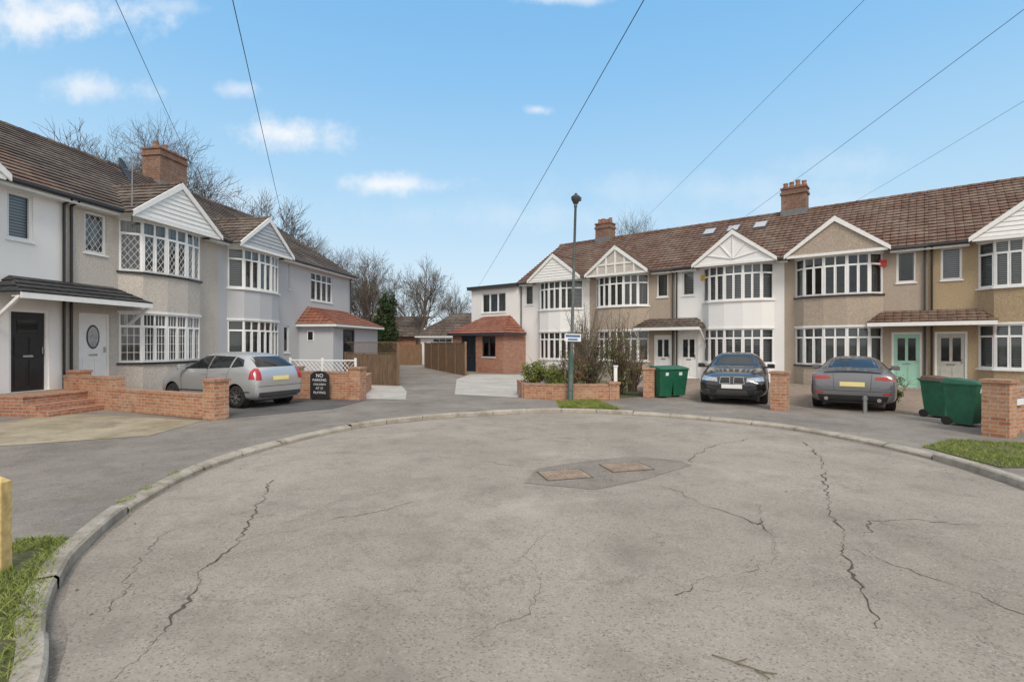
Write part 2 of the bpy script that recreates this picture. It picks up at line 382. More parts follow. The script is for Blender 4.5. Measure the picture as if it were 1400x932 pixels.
def house(name,fr,w,dz,eave,rdg,sb,mirror,wl,rf,gable='dash',curt=('net','net'),bars=(None,None),dcol='navy',dst='ovl',floor=.12,trim='board',bay0=.4,bayW=3.05,small=(3.85,4.45),dr=(3.7,4.62),hasdoor=True,extra=(),gwall=None,ends=(0,0),pipe='upvc',sillc='board',canopy='tbrown',cn=3,tint=None,alarm=None):
    o=Obj(name,fr); mx=(lambda a,b:(w-b,w-a)) if mirror else (lambda a,b:(a,b))
    Wp=o.p('walls',wl); L0,L1=.9+dz,2.42+dz; U0,U1=3.70+dz,5.28+dz
    b0,b1=mx(bay0,bay0+bayW)
    holes=[(b0+.08,b1-.08,L0,L1),(b0+.08,b1-.08,U0,U1)]
    sw=mx(*small); dd=mx(*dr)
    holes.append((sw[0],sw[1],4.08+dz,5.26+dz))
    if hasdoor: holes.append((dd[0],dd[1],floor,floor+2.08))
    for e in extra: holes.append(e[:4])
    wall(Wp,0,w,0,eave+.02,holes)
    window(o,sw[0],sw[1],4.08+dz,5.26+dz,1,0,bars[0],curt[0])
    for e in extra: window(o,*e[:4],n=e[4],fan=e[5],bars=bars[0],curt=curt[0])
    if hasdoor: door(o,dd[0],dd[1],floor,floor+2.08,dcol,dst)
    D=2*sb
    Wp.poly([(0,D,0),(0,D,eave),(w,D,eave),(w,D,0)])
    for e,x in((ends[0],0),(ends[1],w)):
        if e: Wp.poly([(x,0,0),(x,D,0),(x,D,eave),(x,sb,rdg-.05),(x,0,eave)] if x==0 else [(x,0,0),(x,0,eave),(x,sb,rdg-.05),(x,D,eave),(x,D,0)])
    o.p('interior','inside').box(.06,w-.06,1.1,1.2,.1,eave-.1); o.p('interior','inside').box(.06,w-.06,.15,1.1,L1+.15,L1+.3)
    pr=(0,.44,.60,.60,.44,0); us=(0,.13,.37,.63,.87,1)
    plan=[(b0+(b1-b0)*u,-p) for u,p in zip(us,pr)]
    def off(pl,k):
        cx=(b0+b1)/2; return [(cx+(x-cx)*(1+k/1.5),y-(k if y<0 else 0)) for x,y in pl]
    for a,b in((0,L0-.06),(L1,U0-.06)):
        for i in range(5):
            p,q=plan[i],plan[i+1]; Wp.poly([(p[0],p[1],a),(q[0],q[1],a),(q[0],q[1],b),(p[0],p[1],b)])
    S=o.p('bay_sills',sillc)
    for z in(L0-.06,U0-.06): S.prism(off(plan,.06),z,z+.058)
    T=o.p('bay_heads','upvc'); T.prism(off(plan,.03),L1,L1+.07); T.prism(off(plan,.03),U1,U1+.12)
    for fl,(a,b) in enumerate(((L0,L1),(U0,U1))):
        for i in range(5):
            p,q=Vector(plan[i]),Vector(plan[i+1]); d=(q-p); ln=d.length; d.normalize()
            m=Matrix.Identity(4); m[0][0]=d.x;m[1][0]=d.y;m[0][1]=-d.y;m[1][1]=d.x;m[0][3]=p.x;m[1][3]=p.y
            CM.append(m)
            c=curt[1-fl]
            if c=='side' : c='curtain' if i in(0,4) else None
            window(o,.005,ln-.005,a,b,1 if i in(0,4) else 2,.26,bars[1-fl],c,yo=.02,sill=False)
            CM.pop()
    tp=(rdg-eave)/sb; ov=.32; Rf=o.p('roof',rf)
    xe0=-.12 if ends[0] else 0; xe1=w+.12 if ends[1] else w
    slope(Rf,(xe0,-ov,eave-ov*tp+.06),(xe1,-ov,eave-ov*tp+.06),(xe1,sb,rdg),(xe0,sb,rdg))
    slope(Rf,(xe1,D+ov,eave-ov*tp+.06),(xe0,D+ov,eave-ov*tp+.06),(xe0,sb,rdg),(xe1,sb,rdg))
    ridge(Rf,(xe0,sb,rdg-.01),(xe1,sb,rdg-.01))
    for e,x in((ends[0],xe0-.02),(ends[1],xe1+.02)):
        if e:
            for s in(1,-1):
                y0=-ov if s==1 else D+ov
                o.p('barge_boards',trim).beam((x,y0,eave-ov*tp-.03),(x,sb,rdg-.1),.04,.18)
    gx0,gx1=b0-.22,b1+.22; zf=eave-ov*tp
    for a,b in((xe0,max(xe0,gx0)),(min(gx1,xe1),xe1)):
        if b-a>.1:
            o.p('fascia',trim).box(a,b,-ov+.01,-ov+.035,zf-.13,zf+.04); o.p('fascia',trim).box(a,b,-ov+.035,-.002,zf-.12,zf-.10)
            o.p('gutter',pipe).tube((a,-ov-.05,zf-.0),(b,-ov-.05,zf-.0),.058,.058,8)
    cx=(b0+b1)/2; hw=(b1-b0)/2+.2; zg=5.40+dz; zp=6.76+dz; yf=-.78
    yb=max(.5,(zp-eave)/tp)
    ym=(zg-eave)/tp
    for s in(-1,1):
        e0=(cx+s*hw,yf,zg);e1=(cx+s*hw,ym+.05,zg);r0=(cx,yf,zp);r1=(cx,yb,zp)
        if s==-1: slope(Rf,e1,e0,r0,r1,.32,.03)
        else: slope(Rf,e0,e1,r1,r0,.32,.03)
    ridge(Rf,(cx,yf,zp),(cx,yb+.1,zp),.09,.4)
    o.p('bay_soffit','upvc').poly([(cx-hw+.02,yf+.02,zg-.01),(cx+hw-.02,yf+.02,zg-.01),(cx+hw-.02,-.003,zg-.01),(cx-hw+.02,-.003,zg-.01)])
    tri=[(cx-hw+.05,yf+.06,zg-.01),(cx+hw-.05,yf+.06,zg-.01),(cx,yf+.06,zp-.06)]
    gm=gwall or wl
    if gable in('boards','gboards'):
        BB=o.p('gable_boards','board' if gable=='boards' else 'gboard'); n=9
        for i in range(n):
            za=zg+(zp-zg)*i/n; zb=zg+(zp-zg)*(i+1)/n; wa=hw*(1-(za-zg)/(zp-zg))*.99; wb=hw*(1-(zb-zg)/(zp-zg))*.99
            BB.poly([(cx-wa,yf+.03,za),(cx+wa,yf+.03,za),(cx+wb,yf+.055,zb),(cx-wb,yf+.055,zb)])
            BB.poly([(cx-wa,yf+.06,za),(cx+wa,yf+.06,za),(cx+wa,yf+.03,za),(cx-wa,yf+.03,za)])
    else:
        o.p('gable_wall',gm).poly(tri)
        if gable=='timber':
            for q in(-.5,-.25,0,.25,.5):
                o.p('gable_timbers',trim).box(cx+q*hw*1.2-.045,cx+q*hw*1.2+.045,yf+.03,yf+.058,zg,zg+(zp-zg)*(1-abs(q)*1.2)-.1)
            o.p('gable_timbers',trim).box(cx-hw*.6,cx+hw*.6,yf+.025,yf+.058,zg+.42,zg+.50)
        if gable=='fan':
            for q in(-.8,-.4,0,.4,.8): o.p('gable_timbers','board').beam((cx,yf+.045,zg+.12),(cx+q*hw*.8,yf+.045,zg+(zp-zg)*(1-abs(q)*.8)-.12),.03,.05,(0,1,0))
    BG=o.p('barge_boards',trim)
    for s in(-1,1):
        BG.poly([(cx+s*(hw+.07),yf-.02,zg-.13),(cx+s*(hw+.07),yf-.02,zg+.03),(cx,yf-.02,zp+.05),(cx,yf-.02,zp-.16)])
        BG.poly([(cx+s*(hw+.07),yf-.02,zg-.13),(cx,yf-.02,zp-.16),(cx,yf+.03,zp-.16),(cx+s*(hw+.07),yf+.03,zg-.13)])
        BG.poly([(cx+s*(hw+.07),yf-.02,zg+.03),(cx,yf-.02,zp+.05),(cx,yf+.03,zp+.05),(cx+s*(hw+.07),yf+.03,zg+.03)])
    o.p('bay_fascia',trim).box(cx-hw+.02,cx+hw-.02,yf+.02,yf+.07,zg-.12,zg-.012)
    if canopy:
        c0,c1=mx(cn,w) ; y1=-.95; z0,z1=2.55+floor-.12,3.02+floor-.12
        if not mirror: slope(o.p('canopy_tiles',canopy),(c0,y1,z0),(c1,y1,z0),(c1,0,z1),(c0+.45,0,z1),.26); slope(o.p('canopy_tiles',canopy),(c0,0,z0),(c0,y1,z0),(c0+.45,0,z1),(c0+.45,0,z1),.26)
        else: slope(o.p('canopy_tiles',canopy),(c0,y1,z0),(c1,y1,z0),(c1-.45,0,z1),(c0,0,z1),.26); slope(o.p('canopy_tiles',canopy),(c1,y1,z0),(c1,0,z0),(c1-.45,0,z1),(c1-.45,0,z1),.26)
        o.p('canopy_fascia',trim).box(c0,c1,y1,y1+.03,z0-.14,z0-.002);o.p('canopy_fascia',trim).box(c0+.01,c1-.01,y1+.03,-.66,z0-.1,z0-.08)
        xb=c0+.03 if not mirror else c1-.03
        o.p('canopy_fascia',trim).beam((xb,-.02,z0-.75),(xb,y1+.1,z0-.1),.06,.07); o.p('canopy_fascia',trim).box(xb-.03,xb+.03,-.06,-.002,z0-1.0,z0-.1)
    px=w-.1 if not mirror else .1
    DP=o.p('down_pipe',pipe); DP.tube((px,-.07,.1),(px,-.07,eave-.35),.035,.035,8); DP.tube((px,-.07,eave-.36),(px,-ov,zf-.05),.035,.035,8)
    if alarm: 
        a=mx(3.3,3.55); o.p('alarm_box',alarm).box(a[0],a[1],-.06,-.002,4.75+dz,5.0+dz)
    return o
def chimney(o,x,y,w,d,z0,z1,pots=3):
    B=o.p('chimney_stack','chimbrick'); B.box(x-w/2,x+w/2,y-d/2,y+d/2,z0,z1)
    B.box(x-w/2-.05,x+w/2+.05,y-d/2-.05,y+d/2+.05,z1-.28,z1-.16); B.box(x-w/2-.04,x+w/2+.04,y-d/2-.04,y+d/2+.04,z1,z1+.08)
    o.p('chimney_flashing','lead').box(x-w/2-.03,x+w/2+.03,y-d/2-.03,y+d/2+.03,z0,z0+.75)
    P=o.p('chimney_pots','pot')
    for i in range(pots):
        xx=x-w/2+w*(i+.5)/pots; h=R.uniform(.25,.42); P.lathe([(0,.08),(.11,.08),(.13,.2),(.1,h*.8),(.12,h+.05),(.08,h+.05),(.08,h-.1),(0,h-.1)],(xx,y,z1),'z',12)
# ------------------------------------------------------------ terraces
RO=(10.74,22.8);RX=(.777,-.629); LO=(-11.87,16.0);LX=(.154,.988)
def RW(t,n): return Vector((RO[0]+RX[0]*t-.629*n,RO[1]+RX[1]*t-.777*n))
def LW(t,n): return Vector((LO[0]+LX[0]*t+.988*n,LO[1]+LX[1]*t-.154*n))
kw=dict(w=4.8,dz=0,eave=5.55,rdg=8.4,sb=4.5)
def rf(s): return frame(*RO,*RX,s)
H0=house('terraced_house',rf(10.85),mirror=False,wl='white',rf='tbrown',gable='boards',curt=('net','net'),dcol='navy',ends=(0,1),**kw); H0.done()
H1=house('terraced_house',rf(6.05),mirror=True,wl='dashtan2',rf='tbrown',gable='boards',curt=('blinds','blinds'),dcol='taupe',dst='two',canopy='tbrown',pipe='black',**kw); H1.done()
H2=house('terraced_house',rf(1.25),mirror=False,wl='dashtan',rf='tbrown',gable='dash',gwall='dashtan',curt=('side','blinds'),dcol='mint',dst='two',sillc='black',alarm='alarm',pipe='dgrey',**kw); H2.done()
H3=house('terraced_house',rf(-3.55),mirror=True,wl='white',rf='tbrown',gable='fan',gwall='white',curt=('blinds','blinds'),dcol='upvc',dst='two',alarm='amber',pipe='black',cn=3.3,canopy='tdark',**kw)
tp=2.85/4.5
chimney(H3,4.4,4.5,1.1,.75,7.7,9.5,4)
for s in(.25,1.45,2.75):
    for part,z,m in((H3.p('skylight_frames','dgrey'),.06,.0),(H3.p('skylight_glass','lens'),.085,.06)):
        pts=[]
        for (x,y) in((s+m,3.0+m),(s+.66-m,3.0+m),(s+.66-m,3.7-m),(s+m,3.7-m)): pts.append((x,y-.6*z,5.55+y*tp+z))
        part.poly(pts)
        if not m:
            for i in range(4):
                a=pts[i];b=pts[(i+1)%4]; part.poly([(a[0],a[1],a[2]-.08),(b[0],b[1],b[2]-.08),b,a])
H3.done()
H4=house('terraced_house',rf(-8.35),mirror=False,wl='dashtan',rf='tbrown',gable='timber',gwall='dashgrey',curt=('curtain','curtain'),bars=(None,None),dcol='upvc',dst='two',canopy='tdark',pipe='dgrey',**kw); H4.done()
H5=house('end_terrace_house',rf(-13.15),mirror=True,wl='white',rf='tbrown',gable='boards',curt=('blinds','curtain'),dcol='navy',hasdoor=False,canopy=None,ends=(1,0),pipe='dgrey',**kw)
chimney(H5,3.3,4.5,1.0,.75,7.7,9.3,4)
E=H5.p('extension_walls','white'); x0=-3.85
CM.append(Matrix.Translation((x0,-.25,0)))
wall(E,0,3.85,0,5.35,[(.9,2.9,3.72,4.95)]); window(H5,.9,2.9,3.72,4.95,3,.0,None,'side')
E.poly([(0,0,0),(0,0,5.35),(0,6,5.35),(0,6,0)]);E.poly([(3.85,0,0),(3.85,.25,0),(3.85,.25,5.35),(3.85,0,5.35)])
H5.p('extension_roof','dgrey').box(-.22,3.85+.1,-.25,6.2,5.36,5.42); H5.p('extension_fascia','dgrey').box(-.2,3.93,-.23,6.15,5.22,5.355)
CM.pop()
pb=H5.p('porch_walls','redbrick'); px0,pn=-3.7,-2.1
CM.append(Matrix.Translation((px0,pn,0)))
wall(pb,0,4.1,0,2.4,[(.75,1.95,.1,2.25),(2.45,3.5,1.0,2.2)]); door(H5,.75,1.95,.1,2.25,'navy','two',surround='dgrey'); window(H5,2.45,3.5,1.0,2.2,2,0,None,None,fr='dgrey')
pb.poly([(0,0,0),(0,0,2.4),(0,1.85,2.4),(0,1.85,0)]);pb.poly([(4.1,0,0),(4.1,2.1,0),(4.1,2.1,2.4),(4.1,0,2.4)])
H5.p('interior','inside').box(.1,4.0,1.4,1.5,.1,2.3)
tr=H5.p('porch_roof','tred')
slope(tr,(-.25,-.25,2.38),(4.35,-.25,2.38),(3.1,1.85,3.5),(1.0,1.85,3.5),.28)
slope(tr,(-.25,1.85,2.38),(-.25,-.25,2.38),(1.0,1.85,3.5),(1.0,1.85,3.5),.28);slope(tr,(4.35,-.25,2.38),(4.35,1.85,2.38),(3.1,1.85,3.5),(3.1,1.85,3.5),.28)
H5.p('extension_fascia','dgrey').box(-.24,4.34,-.24,1.84,2.26,2.39)
CM.pop()
H5.done()
kl=dict(dz=.28,eave=5.9,rdg=9.0,sb=5.0)
def lf(s): return frame(*LO,*LX,s)
A1=house('terraced_house',lf(-7.82),w=5.77,mirror=False,wl='white',rf='tbrown',gable='boards',curt=('blinds','blinds'),dcol='black',dst='arch',floor=.55,bay0=.5,bayW=3.1,small=(4.35,4.95),dr=(4.4,5.35),canopy='tblack',cn=3.95,pipe='black',ends=(1,0),**kl)
stp=A1.p('entrance_steps','redbrick'); stp.box(3.75,5.7,-1.25,-.01,0,.5); stp.box(3.75,5.72,-1.6,-1.25,0,.34);stp.box(3.75,5.74,-1.95,-1.6,0,.2)
A1.p('step_tops','coping').box(3.74,5.72,-1.27,-.01,.501,.54)
A1.done()
A2=house('terraced_house',lf(-2.05),w=5.77,mirror=True,wl='dashgrey',rf='tdark',gable='boards',curt=('net','curtain'),bars=('diamond','grid'),dcol='upvc',dst='ovl',floor=.55,bay0=1.0,bayW=3.2,small=(4.57,5.25),dr=(4.45,5.4),sillc='black',canopy='tblack',cn=3.95,pipe='black',**kl)
sd=A2.p('satellite_dish','dgrey'); ms=A2.p('aerial_mast','metal'); ms.tube((1.7,-.35,5.4),(1.7,-.35,7.4),.02,.02,6)
CM.append(Matrix.Translation((1.45,-.35,7.0))@Matrix.Rotation(math.radians(70),4,'X')@Matrix.Rotation(math.radians(25),4,'Y')); sd.lathe([(.0,-.08),(.12,-.075),(.24,-.04),(.33,0.),(.33,.012),(.24,-.02),(0,-.06)],(0,0,0),'z',20); CM.pop()
ms.tube((1.7,-.35,7.0),(1.45,-.35,7.0),.015,.015,6)
for q in range(6): ms.tube((1.58+.05*q,-.5,7.4),(1.58+.05*q,-.2,7.4),.005,.005,4)
A2.p('entrance_steps','redbrick').box(.3,1.6,-1.0,-.01,0,.38)
A2.done()
A3=house('end_terrace_house',lf(3.72),w=10.9,mirror=False,wl='grey',rf='tdark',gable='gboards',curt=('blinds','blinds'),dcol='navy',hasdoor=False,bay0=.5,bayW=3.1,small=(4.6,4.7),extra=((6.6,8.8,4.0,5.45,4,.27),(4.25,4.7,1.35,2.6,1,0)),canopy=None,ends=(0,1),pipe='dgrey',sillc='board',**kl)
chimney(A3,2.9,5.0,1.5,.9,8.2,10.35,3)
CM.append(Matrix.Translation((5.5,-1.8,0)))
gw=A3.p('porch_walls','grey')
wall(gw,0,5.2,0,2.75,[(1.0,2.3,.3,2.5)]); door(A3,1.0,2.3,.3,2.5,'navy','two',surround='dgrey')
gw.poly([(0,0,0),(0,0,2.75),(0,1.8,2.75),(0,1.8,0)]);gw.poly([(5.2,0,0),(5.2,1.8,0),(5.2,1.8,2.75),(5.2,0,2.75)])
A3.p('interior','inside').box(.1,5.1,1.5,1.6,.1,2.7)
tr=A3.p('porch_roof','tred')
slope(tr,(-.3,-.3,2.72),(5.5,-.3,2.72),(4.4,1.8,3.65),(.8,1.8,3.65),.28);slope(tr,(-.3,1.8,2.72),(-.3,-.3,2.72),(.8,1.8,3.65),(.8,1.8,3.65),.28);slope(tr,(5.5,-.3,2.72),(5.5,1.8,2.72),(4.4,1.8,3.65),(4.4,1.8,3.65),.28)
A3.p('porch_fascia','board').box(-.29,5.49,-.29,1.79,2.6,2.735)
A3.p('porch_side_windows','upvc').box(-.03,.0,1.0,1.35,1.9,2.4); A3.p('porch_side_glass','cglass').box(-.04,-.031,1.05,1.3,1.95,2.35)
CM.pop()
A3.p('rear_outbuilding','dashgrey').box(10.95,14.5,1.5,6.5,0,2.6); slope(A3.p('outbuilding_roof','tdark'),(10.95,1.3,2.6),(14.7,1.3,2.6),(14.7,4,3.7),(10.95,4,3.7))
A3.p('outbuilding_chimney','chimbrick').box(12.2,12.9,2.6,3.2,2.5,4.9)
A3.done()
bg=Obj('bungalow',frame(-7.4,41.5,.99,-.14)); W_=bg.p('walls','white'); wall(W_,0,6.8,0,2.5,[(1.0,2.6,1.,2.2),(4,5.6,1.,2.2)]); window(bg,1,2.6,1,2.2,3,.25,None,'net');window(bg,4,5.6,1,2.2,3,.25,None,'net')
W_.poly([(0,0,0),(0,0,2.5),(0,8,2.5),(0,8,0)]);W_.poly([(6.8,0,0),(6.8,8,0),(6.8,8,2.5),(6.8,0,2.5)])
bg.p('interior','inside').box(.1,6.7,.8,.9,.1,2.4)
rr=bg.p('roof','tdark'); slope(rr,(-.4,-.4,2.4),(7.2,-.4,2.4),(5.0,4,4.5),(1.8,4,4.5));slope(rr,(-.4,8.4,2.4),(-.4,-.4,2.4),(1.8,4,4.5),(1.8,4,4.5));slope(rr,(7.2,-.4,2.4),(7.2,8.4,2.4),(5,4,4.5),(5,4,4.5))
bg.p('fascia','board').box(-.38,7.18,-.38,8.3,2.28,2.41); bg.done()
bg=Obj('bungalow',frame(-14.5,46,.99,-.1)); W_=bg.p('walls','redbrick'); W_.box(0,6,0,7,0,2.5); rr=bg.p('roof','tdark'); slope(rr,(-.4,-.4,2.4),(6.4,-.4,2.4),(6.4,3.5,4.4),(-.4,3.5,4.4)); bg.done()
# ------------------------------------------------------------ ground
def sheet(name,pts,z,mat):
    o=Obj(name); o.p(name,mat).poly([(p[0],p[1],z) for p in pts]); return o.done()
kp=[(-1.75,-40),(-1.75,-10),(-1.75,-2),(-1.75,0.3),(-1.85,1.5),(-2.12,2.2),(-2.42,2.66),(-2.92,3.22),(-3.28,3.72),(-3.6,4.3),(-4.05,5.6),(-4.25,7.4),(-3.9,9.1),(-3.1,10.8),(-1.75,12.0),(0,12.8),(1.3,13.1),(2.7,12.75),(4.25,11.85),(5.45,10.75),(6.1,9.4),(6.35,8.0),(6.3,6.9),(6.15,6.0),(5.8,4),(5.4,2),(5.25,-2),(5.2,-10),(5.2,-40)]
def catmull(P,n=14):
    out=[]
    for i in range(len(P)-1):
        p0=Vector(P[max(0,i-1)]);p1=Vector(P[i]);p2=Vector(P[i+1]);p3=Vector(P[min(len(P)-1,i+2)])
        for k in range(n):
            t=k/n; out.append(.5*((2*p1)+(-p0+p2)*t+(2*p0-5*p1+4*p2-p3)*t*t+(-p0+3*p1-3*p2+p3)*t**3))
    out.append(Vector(P[-1])); return out
path=catmull(kp)
res=[path[0]];step=.1
for i in range(1,len(path)):
    a=res[-1]
    while (path[i]-a).length>=step:
        a=a+(path[i]-a).normalized()*step; res.append(a)
nrm=[]
for i in range(len(res)):
    d=(res[min(i+2,len(res)-1)]-res[max(0,i-2)]).normalized(); nrm.append(Vector((-d.y,d.x)))
KW=.135
outer=[p+n*KW for p,n in zip(res,nrm)]
kb=Obj('kerb'); K=kb.p('kerb','kerb')
i=0
while i<len(res)-10:
    j=i+9; y=(res[i].y+res[j].y)/2
    x=(res[i].x+res[j].x)/2
    h=.10 
    if (x<-3.3 and y>5.5) or (x>3 and 8.2<y): h=.06
    dz=R.uniform(-.006,.006); rt=R.uniform(-.008,.008)
    pts_i=[res[q]+nrm[q]*rt for q in range(i,j+1)]; pts_o=[outer[q]+nrm[q]*rt for q in range(i,j+1)]
    e=.01
    pts_i[0]=pts_i[0].lerp(pts_i[1],e/step);pts_o[0]=pts_o[0].lerp(pts_o[1],e/step)
    for q in range(9):
        a,b,c,d=pts_i[q],pts_i[q+1],pts_o[q+1],pts_o[q]
        z=h+dz; na=nrm[i+q]*.02; nb=nrm[i+q+1]*.02
        K.poly([(a.x+na.x,a.y+na.y,z),(b.x+nb.x,b.y+nb.y,z),(c.x,c.y,max(z,G+.004)),(d.x,d.y,max(z,G+.004))])
        K.poly([(a.x,a.y,z-.02),(b.x,b.y,z-.02),(b.x+nb.x,b.y+nb.y,z),(a.x+na.x,a.y+na.y,z)])
        K.poly([(a.x,a.y,-.02),(b.x,b.y,-.02),(b.x,b.y,z-.02),(a.x,a.y,z-.02)])
    i=j
kb.done()
jf=Obj('kerb_joint_mortar'); J=jf.p('kerb_joint_mortar','crack')
for q in range(0,len(res)-1):
    a,b,c,d=res[q]+nrm[q]*.025,res[q+1]+nrm[q+1]*.025,outer[q+1],outer[q]
    J.poly([(a.x,a.y,.035),(b.x,b.y,.035),(c.x,c.y,G-.005),(d.x,d.y,G-.005)])
jf.done()
C0=Vector((1.,6.))
pv=Obj('footway'); P_=pv.p('footway','path'); gr=Obj('ground'); Q_=gr.p('ground','soil')
for q in range(0,len(outer)-1):
    a,b=outer[q],outer[q+1]; da=(a-C0).normalized();db=(b-C0).normalized()
    A=C0+da*max(48,(a-C0).length+1);B=C0+db*max(48,(b-C0).length+1)
    A2_=C0+da*600;B2_=C0+db*600
    P_.poly([(a.x,a.y,G),(A.x,A.y,G),(B.x,B.y,G),(b.x,b.y,G)][::-1]); Q_.poly([(A.x,A.y,G),(A2_.x,A2_.y,G),(B2_.x,B2_.y,G),(B.x,B.y,G)][::-1])
pv.done(); gr.done()
sheet('road',[(-9,-60),(11,-60),(11,16),(-9,16)],0,'road')
bp=Obj('block_paved_drive'); bq=bp.p('block_paved_drive','block')
bq.poly([(*p,G+.004) for p in [RW(-4.6,.02),RW(-3.2,8.7),RW(9.,9.2),RW(12,.02)]],None); bp.done()
sheet('asphalt_drive',[(-12.5,14.1),(-6.6,11.2),(-4.6,13.2),(-4.3,15.2),(-6.7,16.0),(-11.8,17.4)],G+.004,'drive')
sheet('concrete_drive',[(-10.9,10.4),(-11.0,12.3),(-8.2,11.6),(-6.7,11.1),(-6.6,9.3),(-8.5,8.3),(-11.5,7.8)],G+.006,'conc')
sheet('alley_paving',[(-4.5,15.3),(-1.9,15.2),(-2.3,26),(-6.4,37),(-7.6,46),(-10,46),(-8.6,36),(-4.4,20)],G+.004,'path')
sheet('paved_forecourt',[(-4.45,15.6),(-3.2,15.4),(-3.7,18.0),(-4.4,20.4),(-6.6,21)],G+.008,'pale')
sheet('paved_forecourt',[(-1.9,17.0),(0.15,15.9),(0.35,17.2),(2.0,27.5),(-2.3,28.5),(-2.6,24)],G+.008,'pale')
sheet('garden_soil',[(0.4,15.9),(3.1,15.6),(4.4,16.5),(4.9,22),(2.5,27)],G+.006,'soil')
rp=Obj('road_patch'); rp.p('road_patch','patch').poly([(0.15,6.45,.004),(1.0,6.15,.004),(1.7,6.6,.004),(2.6,7.4,.004),(2.5,7.7,.004),(1.9,8.0,.004),(1.1,7.65,.004),(.35,7.2,.004)]); rp.done()
for (x,y,a) in((.70,6.85,.25),(1.62,7.28,.25)):
    o=Obj('manhole_cover',Matrix.Translation((x,y,.007))@Matrix.Rotation(a,4,'Z')); I=o.p('cover','iron'); I.box(-.3,.3,-.22,.22,0,.004); o.p('cover_frame','crack').box(-.32,.32,-.24,.24,-.002,.002)
    for u in range(9):
        for v in range(6): I.box(-.27+u*.062,-.235+u*.062,-.19+v*.066,-.15+v*.066,.004,.009)
    o.done()
cr=Obj('road_cracks'); CK=cr.p('road_cracks','crack')
def crack(pts,wd=.022,z=.003):
    P=catmull(pts,10)
    sub=[]
    for i in range(len(P)-1):
        n=max(2,int((P[i+1]-P[i]).length/.03))
        for k in range(n): sub.append(P[i].lerp(P[i+1],k/n))
    last=None
    for i in range(len(sub)-1):
        d=(sub[i+1]-sub[i]).normalized(); nn=Vector((-d.y,d.x))
        j=(noise.noise(Vector((sub[i].x*3.1,sub[i].y*3.1,2)))*.09+noise.noise(Vector((sub[i].x*11,sub[i].y*11,5)))*.05+noise.noise(Vector((sub[i].x*30,sub[i].y*30,5)))*.022)
        c=sub[i]+nn*j; w=wd*max(.13,.4+1.1*noise.noise(Vector((sub[i].x*2.5,sub[i].y*2.5,9))))*R.uniform(.4,1.4)
        cur=(c+nn*w/2,c-nn*w/2)
        if last: CK.poly([(last[0].x,last[0].y,z),(last[1].x,last[1].y,z),(cur[1].x,cur[1].y,z),(cur[0].x,cur[0].y,z)])
        last=cur
crack([(-3.05,6.6),(-2.75,5.5),(-2.42,4.5),(-2.35,3.95),(-2.1,3.2),(-2.1,2.75),(-2.3,2.2)],.024)
crack([(-2.42,4.55),(-1.8,5.05),(-1.12,5.6),(-.45,5.95),(.1,6.35)],.016)
crack([(2.6,7.6),(2.9,8.1),(3.6,8.9),(4.8,9.7)],.026); crack([(4.8,9.7),(5.2,9.2),(4.6,7.6),(3.9,6.4),(3.35,5.4),(2.75,4.2),(2.55,3.8),(2.25,3.1)],.028)
crack([(1.9,6.3),(2.1,5.6),(2.4,4.95),(2.3,4.5),(2.0,4.1),(1.4,3.75),(1.1,3.6)],.02); crack([(2.4,4.95),(2.75,5.6)],.02); crack([(2.85,4.5),(3.2,3.7),(3.35,3.35),(3.7,3.0)],.014)
crack([(-3.9,7.7),(-2.5,8.3),(-1.2,8.0),(.35,7.2)],.01); crack([(-2.75,5.4),(-3.2,5.0),(-3.0,4.1),(-2.6,3.3)],.008)
crack([(-1.2,9.5),(-.3,9.2),(.6,9.6),(1.6,9.3)],.012);crack([(3.0,4.3),(3.4,4.9),(3.9,5.1),(4.7,4.9)],.014);crack([(-.2,3.0),(.2,3.6),(.1,4.3),(.5,5.0)],.005)
cr.done()
ds=Obj('gutter_dirt'); DS=ds.p('gutter_dirt','patch')
for q in range(0,len(res)-1):
    w0=.03+.09*abs(noise.noise(Vector((res[q].x*1.5,res[q].y*1.5,0)))); w1=.03+.09*abs(noise.noise(Vector((res[q+1].x*1.5,res[q+1].y*1.5,0))))
    a,b=res[q]-nrm[q]*w0,res[q+1]-nrm[q+1]*w1; c,d=res[q+1],res[q]
    DS.poly([(a.x,a.y,.0025),(b.x,b.y,.0025),(c.x,c.y,.0025),(d.x,d.y,.0025)])
ds.done()
o=Obj('fallen_leaves'); lf_=o.p('fallen_leaves','leafb')
for _ in range(420):
    q=R.randrange(60,len(res)-1); p=res[q]
    if p.y<1: continue
    dd_=R.expovariate(3.5) if R.random()<.8 else R.uniform(0,3); p=p-nrm[q]*dd_ if R.random()<.6 else p+nrm[q]*(dd_+.2); zz=.006 if (p-res[q]).dot(nrm[q])<0 else G+.01
    a=R.uniform(0,6.3); s=R.uniform(.008,.022); lf_.poly([(p.x+math.cos(a)*s,p.y+math.sin(a)*s,zz),(p.x-math.sin(a)*s*.5,p.y+math.cos(a)*s*.5,zz+.008),(p.x-math.cos(a)*s,p.y-math.sin(a)*s,zz),(p.x+math.sin(a)*s*.5,p.y-math.cos(a)*s*.5,zz+.002)])
o.done()
o=Obj('fallen_twig'); tw=o.p('fallen_twig','leafb')
for a,b in(((1.12,2.87),(1.22,2.80)),((1.22,2.80),(1.33,2.72)),((1.33,2.72),(1.40,2.70)),((1.22,2.80),(1.30,2.83)),((1.30,2.74),(1.34,2.66))): tw.tube((*a,.012),(*b,.014),.004,.003,5)
o.done()
def inside(p,pl):
    c=False;j=len(pl)-1
    for i in range(len(pl)):
        if ((pl[i][1]>p[1])!=(pl[j][1]>p[1])) and p[0]<(pl[j][0]-pl[i][0])*(p[1]-pl[i][1])/(pl[j][1]-pl[i][1])+pl[i][0]: c=not c
        j=i
    return c
